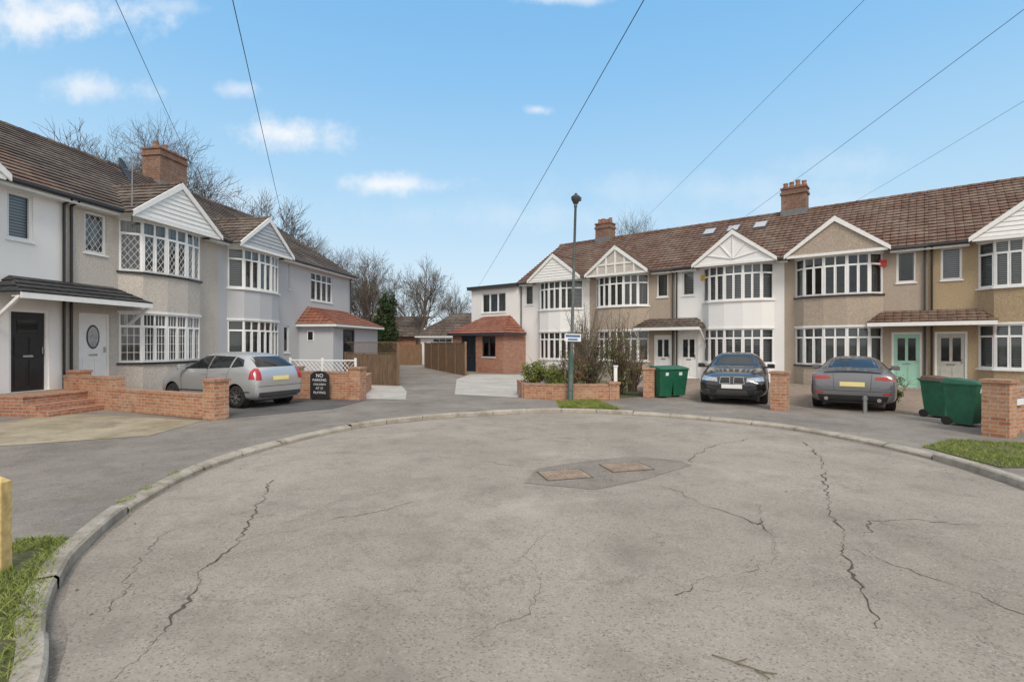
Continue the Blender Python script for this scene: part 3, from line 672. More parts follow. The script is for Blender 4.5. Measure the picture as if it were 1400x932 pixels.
def blades(name,polys,n,h=.07,mat='grass',turf=True):
    o=Obj(name); g=o.p('blades',mat)
    for pl in polys:
        if turf: o.p('turf','soil').poly([(x,y,G+.01) for x,y in pl])
        xs=[p[0] for p in pl];ys=[p[1] for p in pl];k=0
        while k<n:
            p=(R.uniform(min(xs),max(xs)),R.uniform(min(ys),max(ys)))
            if not inside(p,pl): continue
            k+=1
            if noise.noise(Vector((p[0]*3,p[1]*3,1)))<-.25: continue
            a=R.uniform(0,6.28);hh=h*R.uniform(.4,1.3);w=R.uniform(.002,.006);lx=R.gauss(0,.35)*hh;ly=R.gauss(0,.35)*hh
            dx,dy=math.cos(a)*w,math.sin(a)*w
            g.poly([(p[0]-dx,p[1]-dy,G+.008),(p[0]+dx,p[1]+dy,G+.008),(p[0]+lx+dx*.4,p[1]+ly+dy*.4,G+hh*.7),(p[0]+lx*1.8,p[1]+ly*1.8,G+hh)])
    return o.done()
blades('grass_verge',[[(-1.95,.6),(-2.05,1.6),(-2.33,2.3),(-2.62,2.8),(-3.1,3.38),(-3.48,3.9),(-3.8,4.4),(-4.15,4.4),(-4.4,3.4),(-4.3,.6)]],30000,.05)
blades('grass_verge',[[(6.6,6.9),(6.65,8.3),(7.6,8.9),(9.5,8.3),(9.8,6.9)]],14000,.05)
blades('grass_verge',[[(1.25,13.4),(1.3,14.9),(2.5,15.2),(2.75,13.05)]],12000,.06)
tuft=[]
for (x,y) in((-4.22,5.9),(-4.12,5.5),(-3.66,4.25),(-4.35,6.6),(-3.3,10.9),(6.5,7.2)): tuft.append([(x-.04,y-.12),(x+.03,y-.12),(x+.03,y+.12),(x-.04,y+.12)])
blades('kerb_weeds',tuft,90,.035,'grass',False)
# ------------------------------------------------------------ walls, fences
def wallrun(name,pts,h,th=.22,piers=(),mat='brick2'):
    o=Obj(name); B=o.p('brickwork',mat); C=o.p('coping','coping')
    for i in range(len(pts)-1):
        a=Vector(pts[i]);b=Vector(pts[i+1]); d=b-a; f=frame(a.x,a.y,d.x,d.y); L=d.length
        CM.append(f); h0=h[i] if isinstance(h,(list,tuple)) else h
        B.box(-.0,L,-th/2,th/2,0,h0); C.box(-.004,L+.004,-th/2-.012,th/2+.012,h0+.001,h0+.07); CM.pop()
    for (x,y,hp,w) in piers:
        a=Vector(pts[0]);d=Vector(pts[1])-a; CM.append(frame(x,y,d.x,d.y)); B.box(-w/2,w/2,-w/2,w/2,0,hp); C.box(-w/2-.03,w/2+.03,-w/2-.03,w/2+.03,hp+.001,hp+.06); CM.pop()
    return o
wallrun('brick_garden_wall',[(-12.0,13.85),(-9.9,12.93),(-6.75,11.5)],[.85,.56],piers=[(-6.6,11.42,.92,.36),(-11.5,13.62,1.0,.36)]).done()
wallrun('brick_garden_wall',[(-6.7,15.9),(-4.75,15.45)],.85,piers=[(-4.65,15.43,1.0,.36),(-6.75,15.93,1.0,.36)]).done()
wallrun('brick_garden_wall',[(-4.72,15.6),(-5.3,18.9)],.62).done()
wallrun('brick_garden_wall',[(.28,17.3),(.42,15.85),(1.7,15.3),(3.1,15.45)],.48,piers=[(3.05,15.45,.55,.3)]).done()
wallrun('brick_pier',[(6.85,13.1),(7.1,13.4)],.75,piers=[(6.8,13.0,1.0,.36)]).done()
wallrun('brick_garden_wall',[(8.95,9.4),(11.5,10.9)],.85,piers=[(8.85,9.3,1.05,.38)]).done()
wallrun('brick_garden_wall',[(4.35,16.3),(5.2,19.5)],.7,piers=[(4.3,16.1,.95,.34)]).done()
o=Obj('name_plaque',frame(9.0,9.4,.86,.5)); o.p('plate','signw').box(.1,.6,-.135,-.13,.62,.74); o.p('rim','black').box(.09,.61,-.13,-.127,.61,.75); o.done()
def fence(name,a,b,h=1.75,mat='fence',trel=False,board=.12):
    a=Vector(a);b=Vector(b);d=b-a;o=Obj(name,frame(a.x,a.y,d.x,d.y));L=d.length; B=o.p('boards',mat);P=o.p('posts',mat)
    n=int(L/board)
    for i in range(n):
        x=i*L/n; B.box(x+.004,x+L/n-.004,-.01+R.uniform(-.004,.004),.012,G,h+R.uniform(-.015,.015))
    m=max(1,round(L/1.8))
    for i in range(m+1): P.box(i*L/m-.05,i*L/m+.05,-.06,.05,0,h+.08)
    for z in(.35,h-.3): B.box(0,L,.013,.05,z,z+.07)
    B.box(0,L,-.035,.035,h+.02,h+.05)
    if trel:
        T=o.p('trellis',mat); hh=.4
        k=-hh
        while k<L:
            for sg in(0,1):
                x0_,x1_=(k,k+hh) if sg==0 else (k+hh,k)
                if 0<=x0_<=L and 0<=x1_<=L: T.beam((x0_,-.005*sg,h+.05),(x1_,-.005*sg,h+.05+hh),.008,.02,(0,1,0))
            k+=.13
        T.box(0,L,-.02,.02,h+.05+hh,h+.09+hh)
    return o.done()
fence('timber_fence',(-7.0,21.6),(-4.6,20.6),1.35,'fence2',True); fence('timber_fence',(-4.55,20.4),(-8.6,37),1.75,'fence2')
fence('timber_fence',(-6.1,36),(-2.45,27),1.8,'fence'); fence('timber_fence',(-9.5,41),(-7.2,40.6),1.7,'fence')
o=Obj('trellis_screen',frame(-7.4,17.1,.96,-.22)); T=o.p('trellis_screen','upvc')
for k in range(-3,18):
    for sg in(1,-1):
        x0_=k*.15; x1_=x0_+.45*sg
        if min(x0_,x1_)>=0 and max(x0_,x1_)<=2.4: T.beam((x0_,.004*sg,.75),(x1_,.004*sg,1.2),.01,.022,(0,1,0))
T.box(0,2.4,-.02,.02,1.2,1.24);T.box(0,2.4,-.02,.02,.71,.75)
for x in(0,1.2,2.4): T.box(x-.03,x+.03,-.026,.026,0,1.3)
o.done()
o=Obj('notice_board',frame(-6.05,15.35,.97,-.2)); B=o.p('board','signb')
pl=[(0,.12),(.62,.12),(.62,.82),(.5,.92),(.31,.95),(.12,.92),(0,.82)]
n=len(pl); B.poly([(p[0],0,p[1]) for p in pl]);B.poly([(p[0],.025,p[1]) for p in pl][::-1])
for i in range(n):
    a,b=pl[i],pl[(i+1)%n]; B.poly([(a[0],0,a[1]),(a[0],.025,a[1]),(b[0],.025,b[1]),(b[0],0,b[1])])
o.p('legs','signb').box(.05,.09,.03,.06,G,.5);o.p('legs','signb').box(.53,.57,.03,.06,G,.5)
def text(body,x,z,size,mat,parent,y=-.003,rx=90):
    c=bpy.data.curves.new('lettering','FONT'); c.body=body; c.size=size; c.align_x='CENTER'; c.extrude=.001
    t=bpy.data.objects.new('lettering',c); sc.collection.objects.link(t); c.materials.append(M[mat]); t.location=(x,y,z); t.rotation_euler=(math.radians(rx),0,0)
    parent.extra.append(t); return t
text('NO',.31,.76,.15,'signw',o);text('PARKING',.31,.64,.11,'signw',o);text('CHILDREN',.31,.52,.085,'signw',o);text('AT 21',.31,.40,.1,'signw',o);text('PLAYING',.31,.27,.1,'signw',o)
o.done()
o=Obj('white_post'); o.p('white_post','upvc').box(3.15,3.25,15.8,15.9,0,1.05); o.p('cap','upvc').box(3.13,3.27,15.78,15.92,1.05,1.09); o.done()
o=Obj('metal_bollard'); b=o.p('post','metal'); b.tube((8.55,12.4,0),(8.55,12.4,.5),.045,.045,12); o.p('collar','metal').tube((8.55,12.4,.4),(8.55,12.4,.46),.06,.06,12); o.done()
o=Obj('timber_stake'); b=o.p('timber_stake','wood'); xa,xb,ya,yb_=-3.80,-3.71,3.72,3.8; zt=.74; b.box(xa,xb,ya,yb_,0,zt); ap=((xa+xb)/2,(ya+yb_)/2,zt+.04)
for p,q in(((xa,ya),(xb,ya)),((xb,ya),(xb,yb_)),((xb,yb_),(xa,yb_)),((xa,yb_),(xa,ya))): b.poly([(*p,zt),(*q,zt),ap])
o.done()
o=Obj('street_lamp',Matrix.Translation((1.7,15.0,0))@Matrix.Rotation(math.radians(1.6),4,'Y'))
p=o.p('column_base','lampd'); p.smooth=True; p.lathe([(.12,0),(.12,.05),(.085,.09),(.085,1.35),(.075,1.45),(.05,1.55)],(0,0,0),'z',16)
p=o.p('column','lampg'); p.smooth=True; p.lathe([(.05,1.54),(.042,3.5),(.036,5.75),(.05,5.76),(.05,5.84),(.03,5.85)],(0,0,0),'z',14)
h=o.p('lantern','dgrey'); h.lathe([(0,5.84),(.07,5.86),(.13,5.98),(.14,6.05),(.09,6.1),(.04,6.12),(.04,6.16),(0,6.17)],(0,0,0),'z',12); h.box(-.04,.16,-.06,.06,5.95,6.04)
s=o.p('sign_plate','signw'); s.box(-.22,.26,-.075,-.068,1.83,2.05); o.p('sign_detail','blue').box(-.19,.23,-.078,-.0755,1.95,2.02); o.p('sign_detail','blue').box(-.12,.16,-.078,-.0755,1.86,1.91)
o.p('clips','metal').tube((0,0,1.9),(0,0,1.93),.07,.07,12); o.p('door','lampg').box(-.05,.05,-.092,-.084,.4,.85); o.done()
P0=Vector((5.1,-16,7.5))
tg=[(RW(-16.4,.3),5.4,.007),(RW(-8.4,.35),5.5,.004),(RW(-3.4,.35),5.5,.005),(RW(2.8,.8),6.7,.004),(LW(7.3,.8),5.75,.006),(LW(3.7,.35),5.8,.0045)]
for q,z,rad in tg:
    q=Vector((q.x,q.y,z))
    o=Obj('telephone_cable'); c=o.p('telephone_cable','cable'); n=24; pr=None
    for i in range(n+1):
        u=i/n; p=P0.lerp(q,u); p.z-=1.2*u*(1-u)
        if pr is not None: c.tube(pr,p,rad,rad,4,False)
        pr=p
    o.done()
o=Obj('telegraph_pole'); o.p('pole','fence2').tube((5.1,-16,0),(5.1,-16,7.8),.14,.1,12); o.p('pole_ring','metal').lathe([(.11,7.4),(.3,7.45),(.3,7.5),(.1,7.5)],(5.1,-16,0),'z',12); o.done()
def wbin(x,y,ang,mat='bin',s=1.,lid=None):
    o=Obj('wheelie_bin',Matrix.Translation((x,y,G))@Matrix.Rotation(ang,4,'Z')@Matrix.Scale(s,4)); b=o.p('body',mat); b.bev=.012
    v=[]
    for (z,w,d0,d1) in((.06,.22,-.24,.2),(.93,.29,-.34,.28)):
        v+=[(-w,d0,z),(w,d0,z),(w,d1,z),(-w,d1,z)]
    for f in((0,3,2,1),(4,5,6,7),(0,1,5,4),(1,2,6,5),(2,3,7,6),(3,0,4,7)): b.poly([v[i] for i in f])
    b.box(-.31,.31,-.36,.30,.93,.96)
    l=o.p('lid',lid or mat); l.bev=.015
    lv=[(-.31,-.38,.965),(.31,-.38,.965),(.31,.30,.965),(-.31,.30,.965),(-.29,-.34,1.01),(.29,-.34,1.01),(.29,.24,1.07),(-.29,.24,1.07)]
    for f in((0,3,2,1),(4,5,6,7),(0,1,5,4),(1,2,6,5),(2,3,7,6),(3,0,4,7)): l.poly([lv[i] for i in f])
    o.p('handle','dgrey').tube((-.24,.36,.98),(.24,.36,.98),.018,.018,8)
    for sx in(-.24,.24): o.p('handle','dgrey').tube((sx,.28,.95),(sx,.36,.98),.018,.018,6); o.p('wheels','tyre').tube((sx-.03,.22,.1),(sx+.03,.22,.1),.1,.1,14)
    o.p('number_label','signw').poly([(-.06,-.318,.74),(.06,-.318,.74),(.06,-.333,.86),(-.06,-.333,.86)])
    o.done()
wbin(4.68,16.05,.35,s=.92);wbin(5.2,16.3,.25,s=.92);wbin(9.3,10.55,.5,s=.9);wbin(9.75,11.7,.4,s=.88,lid='binb')
# ------------------------------------------------------------ vegetation
def leafcloud(name,blobs,n,size,mat,twigs=0,dens=-.18):
    o=Obj(name); mats=mat if isinstance(mat,(list,tuple)) else [mat]
    tot=sum(b[3]*b[4]*b[5] for b in blobs)
    for b in blobs:
        cx,cy,cz,rx,ry,rz=b; k=int(n*rx*ry*rz/tot)
        for _ in range(k):
            d=Vector((R.gauss(0,1),R.gauss(0,1),R.gauss(0,1))).normalized(); r=R.random()**.4
            nn=1+.55*noise.noise(d*2.2+Vector((cx,cy,cz)))
            p=Vector((cx+d.x*rx*r*nn,cy+d.y*ry*r*nn,cz+d.z*rz*r*nn))
            if p.z<G: continue
            if noise.noise(p*2.6)<dens: continue
            a=Vector((R.gauss(0,1),R.gauss(0,1),R.gauss(0,1))).normalized(); c=a.orthogonal().normalized(); e=a.cross(c); s=size*R.uniform(.6,1.3)
            o.p('leaves',mats[R.randrange(len(mats))]).poly([p-c*s,p+e*s*.5,p+c*s,p-e*s*.5])
        for _ in range(twigs):
            b0=Vector((cx+R.gauss(0,.12)*rx,cy+R.gauss(0,.12)*ry,max(G,cz-rz))); e1=Vector((cx+R.gauss(0,.6)*rx,cy+R.gauss(0,.6)*ry,cz+rz*R.uniform(.3,1.4))); m=(b0+e1)/2+Vector((R.gauss(0,.08),R.gauss(0,.08),.05))
            o.p('stems','leafr').tube(b0,m,.014,.009,4,False);o.p('stems','leafr').tube(m,e1,.009,.003,4,False)
            for _ in range(3):
                s0=m.lerp(e1,R.random()); o.p('stems','leafr').tube(s0,s0+Vector((R.gauss(0,.15),R.gauss(0,.15),R.uniform(.05,.3))),.005,.002,3,False)
    return o.done()
leafcloud('box_hedge',[(.75,16.15,.75,.5,.35,.42),(1.25,15.85,.72,.4,.3,.36)],9000,.03,['leafy','leafy','leafg'],6)
leafcloud('flowering_shrub',[(1.9,16.2,.85,.6,.5,.55)],5000,.03,['leafg','leafg','leafb','flower'],30,-.1)
leafcloud('garden_shrub',[(2.6,16.9,1.1,.65,.6,.9)],4200,.032,['leafg','leafd','leafb'],70,0.)
leafcloud('garden_shrub',[(3.55,17.0,1.25,.6,.6,1.15),(3.9,16.6,.8,.45,.4,.6)],5600,.032,['leafg','leafy','leafb'],80,0.)
leafcloud('garden_shrub',[(2.6,18.5,1.6,.7,.6,1.2)],1800,.03,['leafb','leafg'],90,0.05)
leafcloud('potted_plant',[(9.9,13.2,.6,.22,.22,.3)],900,.03,['leafg'],5)
leafcloud('ivy_clad_tree',[(-10.4,42,2.4,1.0,1.0,2.4),(-10.2,42,4.6,.75,.75,1.5)],16000,.09,['leafd','leafd','leafg'],10)
leafcloud('evergreen_hedge',[(-14,40,1.2,2.5,1.2,1.3),(-8.8,47,1.3,2.0,1,1.3)],12000,.08,['leafd','leafg'],0)
tl=[]
for i in range(22): tl.append((-48+i*4.5+R.uniform(-1,1),78+R.uniform(-4,4),2.2,3.0,2.,R.uniform(2.2,4.2)))
leafcloud('distant_tree_line',tl,30000,.22,['leafr','leafr','leafb'],8)
def tree_mesh(seed,H,spread=1.,levels=6,mr=.006):
    rr=random.Random(seed); P=Part('bare_tree',M['bark'])
    def br(p,d,L,r,lv):
        n=3; seg=L/n; q=p.copy(); rad=r
        for i in range(n):
            d=(d+Vector((rr.gauss(0,.13),rr.gauss(0,.13),rr.gauss(0,.08)+.04))).normalized()
            e=q+d*seg; r2=rad*.84
            P.tube(q,e,rad,r2,7 if lv==0 else(5 if lv<3 else 3),False)
            q=e;rad=r2
            if lv<levels and (i>0 or lv>0):
                for _ in range(1 if lv<1 else (2 if (i==n-1 and lv<5) else 1)):
                    a=rr.uniform(0,6.28); o_=d.orthogonal().normalized(); o_=Matrix.Rotation(a,3,d)@o_
                    nd=(d*rr.uniform(.75,1.1)+o_*rr.uniform(.5,.95)*spread+Vector((0,0,.10))).normalized()
                    br(q,nd,L*rr.uniform(.58,.82),max(rad*rr.uniform(.5,.7),mr),lv+1)
        if lv<levels: br(q,(d+Vector((rr.gauss(0,.2),rr.gauss(0,.2),.1))).normalized(),L*.75,rad*.85,lv+1)
    br(Vector((0,0,0)),Vector((0,0,1)),H*.25,H*.022,0)
    return P
variants=[]
for i,(s,sp,lv,mr_) in enumerate(((3,1.,5,.008),(8,.85,6,.004),(15,1.1,6,.0045),(21,1.0,5,.009))):
    P=tree_mesh(s,10,sp,lv,mr_); me=P.mesh(); zs=max(v.co.z for v in me.vertices); variants.append((me,zs))
def tree(x,y,h,v,rot):
    me,zs=variants[v]; o=bpy.data.objects.new('bare_tree',me); sc.collection.objects.link(o); s=h/zs; o.location=(x,y,0); o.scale=(s,s,s); o.rotation_euler=(0,0,rot)
for a in((-8.0,44,9.9,0,.3),(-12.3,45,10.2,3,2.),(-14.5,50,10.8,0,1.),(-10.5,54,9.4,3,4.),(-5.6,56,8.6,0,3.3),(-18.0,46,12.6,2,.5),(-22.5,40,16.4,0,2.2),(-19.5,42,14.5,3,5.),(-24,36,17.8,2,3.),(-22.6,33,17.0,1,1.2),(-29,32,17.,0,.6),(12.5,50,15.2,2,1.5),(15.5,53,14.8,1,.2),(-26,48,14,2,4.5),(-3.2,60,8.4,3,.9),(-16,58,10,1,.9)): tree(*a)
# ------------------------------------------------------------ cars
def car(name,x,y,hd,st,paint,L,W,wb,wr,spec):
    ang=math.atan2(hd[1],hd[0]); mw=Matrix.Translation((x,y,G))@Matrix.Rotation(ang,4,'Z')
    o=Obj(name,mw)
    vs=[];fs=[];n=0
    for (sx,zb,zs,wbd,ws,wt,ze,zt) in st:
        half=[(0,zb),(wbd*.8,zb),(wbd*.97,zb+.1),(wbd,zb+.26 if zs>zb+.4 else (zb+zs)/2),(wbd*.995,zs-.12 if zs>zb+.45 else zs-.05),(ws,zs),(wt,ze),(wt*.55,zt-.008),(0,zt)]
        ring=[(a,b) for a,b in half]+[(-a,b) for a,b in half[1:-1][::-1]]
        n=len(ring)
        for a,b in ring: vs.append((sx,a,b))
    for i in range(len(st)-1):
        for k_ in range(n): fs.append((i*n+k_,i*n+(k_+1)%n,(i+1)*n+(k_+1)%n,(i+1)*n+k_))
    fs.append(tuple(range(n))[::-1]); fs.append(tuple((len(st)-1)*n+k_ for k_ in range(n)))
    me=bpy.data.meshes.new('body'); me.from_pydata(vs,[],fs); me.materials.append(M[paint])
    tmp=bpy.data.objects.new('tmp',me); sc.collection.objects.link(tmp)
    ss=tmp.modifiers.new('s','SUBSURF'); ss.levels=3; ss.render_levels=3
    dg=bpy.context.evaluated_depsgraph_get(); m2=bpy.data.meshes.new_from_object(tmp.evaluated_get(dg))
    bvh=BVHTree.FromPolygons([v.co[:] for v in m2.vertices],[p.vertices[:] for p in m2.polygons])
    cut=[]
    for wx in wb:
        for s in(1,-1):
            c=Part('cut',M['black']); c.tube((wx,s*(W/2-.24),wr+.0),(wx,s*(W/2+.3),wr+.0),wr+.045,wr+.045,36); cm=c.mesh(); co=bpy.data.objects.new('cut',cm); sc.collection.objects.link(co); cut.append(co)
            md=tmp.modifiers.new('b','BOOLEAN'); md.operation='DIFFERENCE'; md.object=co; md.solver='EXACT'
    bpy.context.view_layer.update()
    dg=bpy.context.evaluated_depsgraph_get(); m3=bpy.data.meshes.new_from_object(tmp.evaluated_get(dg)); m3.name='body'
    for p in m3.polygons: p.use_smooth=True
    try: m3.set_sharp_from_angle(angle=math.radians(40))
    except Exception as e: print(e)
    b=bpy.data.objects.new('body',m3); sc.collection.objects.link(b); o.extra.append(b)
    bpy.data.objects.remove(tmp)
    for c in cut: bpy.data.objects.remove(c)
    def patch(axis,q,mat,nm,off=.004,nx=10,ny=8,sides=(1,)):
        P=o.p(nm,mat); P.smooth=True
        for s in sides:
            g=[]
            for j in range(ny+1):
                row=[]
                for i in range(nx+1):
                    u=i/nx;v=j/ny
                    a=(q[0][0]*(1-u)+q[1][0]*u)*(1-v)+(q[3][0]*(1-u)+q[2][0]*u)*v
                    c=(q[0][1]*(1-u)+q[1][1]*u)*(1-v)+(q[3][1]*(1-u)+q[2][1]*u)*v
                    if axis=='side': og=Vector((a,s*3,c));dr=Vector((0,-s,0))
                    elif axis=='front': og=Vector((5,a*s,c));dr=Vector((-1,0,0))
                    else: og=Vector((-5,a*s,c));dr=Vector((1,0,0))
                    h=bvh.ray_cast(og,dr); row.append(None if h[0] is None else h[0]-dr*off)
                g.append(row)
            for j in range(ny):
                for i in range(nx):
                    c=[g[j][i],g[j][i+1],g[j+1][i+1],g[j+1][i]]
                    if all(z is not None for z in c): P.poly(c)
    for it in spec:
        patch(it[0],it[1],it[2],it[3],*(it[4:]))
    al='alloy' if paint=='silver' else ('dalloy' if paint=='cblack' else 'alloy')
    for wx in wb:
        for s in(1,-1):
            yo=s*(W/2-.03); T=o.p('tyres','tyre'); T.smooth=True
            T.lathe([(wr*.62,0),(wr*.9,s*-.0),(wr*.985,-s*.03),(wr,-s*.08),(wr,-s*.14),(wr*.97,-s*.19),(wr*.6,-s*.2)],(wx,yo,wr),'y',32)
            A=o.p('wheels',al); A.lathe([(wr*.66,-s*.005),(wr*.62,-s*.002),(wr*.6,-s*.03),(wr*.58,-s*.15)],(wx,yo,wr),'y',28)
            o.p('brakes','dgrey').lathe([(0,-s*.11),(wr*.58,-s*.11)],(wx,yo,wr),'y',20)
            for k_ in range(10 if paint!='silver' else 7):
                a=2*math.pi*k_/(10 if paint!='silver' else 7); A.beam((wx+.03*math.cos(a),yo-s*.035,wr+.03*math.sin(a)),(wx+wr*.62*math.cos(a),yo-s*.02,wr+wr*.62*math.sin(a)),.03,.045 if paint!='silver' else .07,(0,1,0))
            A.lathe([(0,-s*.01),(.05,-s*.012),(.055,-s*.05)],(wx,yo,wr),'y',14)
            Wl=o.p('wheel_arches','black'); Wl.lathe([(wr+.043,-s*.0-s*.02),(wr+.043,-s*.21),(0,-s*.205)],(wx,yo+s*.0,wr),'y',30)
    o.p('underbody','black').box(-L/2+.35,L/2-.35,-W/2+.28,W/2-.28,.16,.3)
    return o,patch
st=[(1.95,.30,.62,.50,.46,.30,.66,.67),(1.88,.22,.68,.70,.64,.42,.74,.76),(1.6,.18,.80,.81,.76,.52,.87,.90),(1.05,.18,.91,.835,.79,.62,.985,1.01),(.9,.18,.93,.84,.80,.66,1.02,1.06),(.30,.18,.96,.84,.80,.58,1.36,1.41),(0.,.18,.97,.84,.81,.58,1.40,1.455),(-.5,.18,.98,.84,.81,.585,1.41,1.47),(-1.2,.18,1.0,.84,.81,.57,1.38,1.44),(-1.50,.18,1.02,.835,.80,.55,1.30,1.36),(-1.80,.19,1.02,.82,.77,.60,1.06,1.09),(-1.92,.24,.90,.79,.73,.52,.94,.95),(-1.97,.32,.60,.66,.62,.42,.70,.72)]
sp=[('side',[(.86,1.0),(-.16,1.02),(-.16,1.36),(.36,1.34)],'cglass','side_windows',.004,12,8,(1,-1)),('side',[(-.22,1.02),(-.98,1.05),(-.98,1.335),(-.22,1.36)],'cglass','side_windows',.004,10,8,(1,-1)),('side',[(-1.04,1.05),(-1.45,1.09),(-1.33,1.26),(-1.04,1.33)],'cglass','side_windows',.004,8,6,(1,-1)),
('front',[(-.64,1.04),(.64,1.04),(.52,1.36),(-.52,1.36)],'cglass','windscreen',.004,16,10,(1,)),('back',[(-.60,1.07),(.60,1.07),(.50,1.34),(-.50,1.34)],'cglass','rear_window',.005,16,10,(1,)),
('back',[(.60,.74),(.76,.74),(.70,1.04),(.60,1.04)],'redl','tail_lights',.008,6,8,(1,-1)),('side',[(-1.72,.76),(-1.9,.76),(-1.82,1.0),(-1.76,1.02)],'redl','tail_lights',.006,6,8,(1,-1)),
('back',[(-.26,.72),(.26,.72),(.26,.83),(-.26,.83)],'plate_y','number_plate',.012,4,3,(1,)),('back',[(-.78,.24),(.78,.24),(.78,.42),(-.78,.42)],'dgrey','bumper_insert',.005,14,4,(1,)),('back',[(-.70,.57),(.70,.57),(.70,.582),(-.70,.582)],'black','seams',.003,14,1,(1,)),
('front',[(.40,.62),(.70,.66),(.68,.80),(.42,.74)],'lens','headlights',.006,6,6,(1,-1)),('front',[(-.4,.36),(.4,.36),(.35,.52),(-.35,.52)],'black','grille',.006,8,4,(1,)),
('side',[(1.45,.42),(-1.75,.42),(-1.75,.45),(1.45,.45)],'dgrey','side_mouldings',.008,40,1,(1,-1)),
('side',[(-.185,.28),(-.197,.28),(-.197,1.36),(-.185,1.36)],'black','seams',.003,1,16,(1,-1)),('side',[(.80,.30),(.788,.30),(.85,1.0),(.862,1.0)],'black','seams',.003,1,14,(1,-1)),('side',[(-.9,.62),(-.91,.62),(-1.02,1.04),(-1.01,1.04)],'black','seams',.003,1,10,(1,-1)),
('side',[(.0,.87),(-.14,.87),(-.14,.90),(0,.90)],'silver','door_handles',.022,3,2,(1,-1)),('side',[(-.78,.89),(-.92,.89),(-.92,.92),(-.78,.92)],'silver','door_handles',.022,3,2,(1,-1)),
('side',[(-.135,1.0),(-.17,1.0),(-.17,1.37),(-.135,1.37)],'black','pillars',.006,2,8,(1,-1))]
def mirrors(o,x,z,wd,mat):
    for s in(1,-1):
        p=o.p('door_mirrors',mat); p.bev=.02; p.smooth=False
        p.box(x-.05,x+.06,s*wd if s>0 else s*(wd+.2),s*(wd+.2) if s>0 else s*wd,z,z+.13)
        o.p('mirror_stalks','black').box(x-.02,x+.03,min(s*(wd-.1),s*(wd+.02)),max(s*(wd-.1),s*(wd+.02)),z,z+.05)
c,pa=car('silver_hatchback_car',-8.0,14.5,(-.92,.39),st,'silver',3.92,1.68,(1.22,-1.25),.30,sp); mirrors(c,.72,.98,.80,'silver')
c.p('rear_wiper','black').beam((-1.80,-.0,1.10),(-1.66,.3,1.20),.02,.02); c.done()
st=[(2.28,.32,.58,.55,.50,.34,.66,.68),(2.2,.22,.66,.78,.70,.46,.75,.78),(1.9,.17,.76,.88,.82,.55,.84,.88),(1.3,.17,.86,.905,.85,.62,.93,.97),(.85,.17,.90,.91,.85,.68,.975,1.01),(.7,.17,.91,.91,.86,.70,1.0,1.04),(.0,.17,.93,.91,.86,.60,1.34,1.39),(-.35,.17,.94,.91,.86,.60,1.37,1.425),(-.9,.17,.95,.91,.86,.59,1.34,1.40),(-1.55,.17,.97,.905,.85,.60,1.10,1.14),(-1.8,.17,.98,.90,.84,.62,1.03,1.06),(-2.15,.2,.95,.87,.80,.60,1.0,1.03),(-2.26,.26,.84,.82,.76,.5,.90,.92),(-2.3,.34,.62,.66,.62,.4,.68,.7)]
sp=[('side',[(.66,.99),(-.30,1.0),(-.30,1.31),(.02,1.29)],'cglass','side_windows',.004,12,8,(1,-1)),('side',[(-.37,1.0),(-1.15,1.02),(-1.0,1.25),(-.37,1.31)],'cglass','side_windows',.004,12,8,(1,-1)),
('front',[(-.70,1.03),(.70,1.03),(.55,1.34),(-.55,1.34)],'cglass','windscreen',.004,16,10,(1,)),('back',[(-.62,1.06),(.62,1.06),(.52,1.33),(-.52,1.33)],'cglass','rear_window',.004,16,10,(1,)),
('front',[(.36,.64),(.80,.67),(.76,.78),(.38,.74)],'lens','headlights',.006,10,6,(1,-1)),('front',[(.05,.60),(.31,.60),(.28,.76),(.06,.76)],'black','kidney_grille',.010,6,5,(1,-1)),('front',[(.04,.59),(.32,.59),(.29,.77),(.05,.77)],'chrome','grille_surround',.006,6,5,(1,-1)),
('front',[(-.42,.27),(.42,.27),(.36,.42),(-.36,.42)],'dgrey','lower_intake',.006,12,5,(1,)),('front',[(.52,.26),(.78,.30),(.76,.44),(.58,.42)],'dgrey','side_intakes',.006,6,5,(1,-1)),('front',[(-.26,.46),(.26,.46),(.26,.57),(-.26,.57)],'plate_w','number_plate',.014,6,3,(1,)),
('front',[(-.62,.45),(.62,.45),(.62,.458),(-.62,.458)],'dgrey','seams',.004,12,1,(1,)),
('back',[(.46,.78),(.78,.78),(.74,.9),(.46,.9)],'redl','tail_lights',.006,6,6,(1,-1)),('side',[(-.33,.28),(-.342,.28),(-.342,1.3),(-.33,1.3)],'dgrey','seams',.003,1,16,(1,-1)),('side',[(.72,.3),(.708,.3),(.76,.95),(.772,.95)],'dgrey','seams',.003,1,12,(1,-1))]
c,pa=car('black_saloon_car',7.02,16.0,(-.45,-.89),st,'cblack',4.58,1.82,(1.38,-1.42),.33,sp); mirrors(c,.62,.96,.86,'cblack'); c.done()
st=[(2.12,.32,.58,.55,.50,.34,.64,.66),(2.02,.2,.66,.80,.72,.46,.74,.77),(1.6,.16,.78,.90,.84,.55,.86,.90),(.9,.15,.86,.92,.86,.66,.95,.98),(.65,.15,.88,.92,.86,.68,.98,1.02),(.0,.15,.90,.92,.86,.57,1.26,1.31),(-.4,.15,.91,.92,.865,.57,1.30,1.36),(-.8,.15,.92,.92,.865,.55,1.26,1.32),(-1.35,.15,.95,.925,.865,.58,1.08,1.12),(-1.6,.15,.96,.925,.86,.62,1.0,1.03),(-1.95,.18,.95,.90,.83,.64,.99,1.02),(-2.06,.22,.86,.87,.79,.58,.93,.95),(-2.12,.3,.6,.74,.70,.44,.70,.72)]
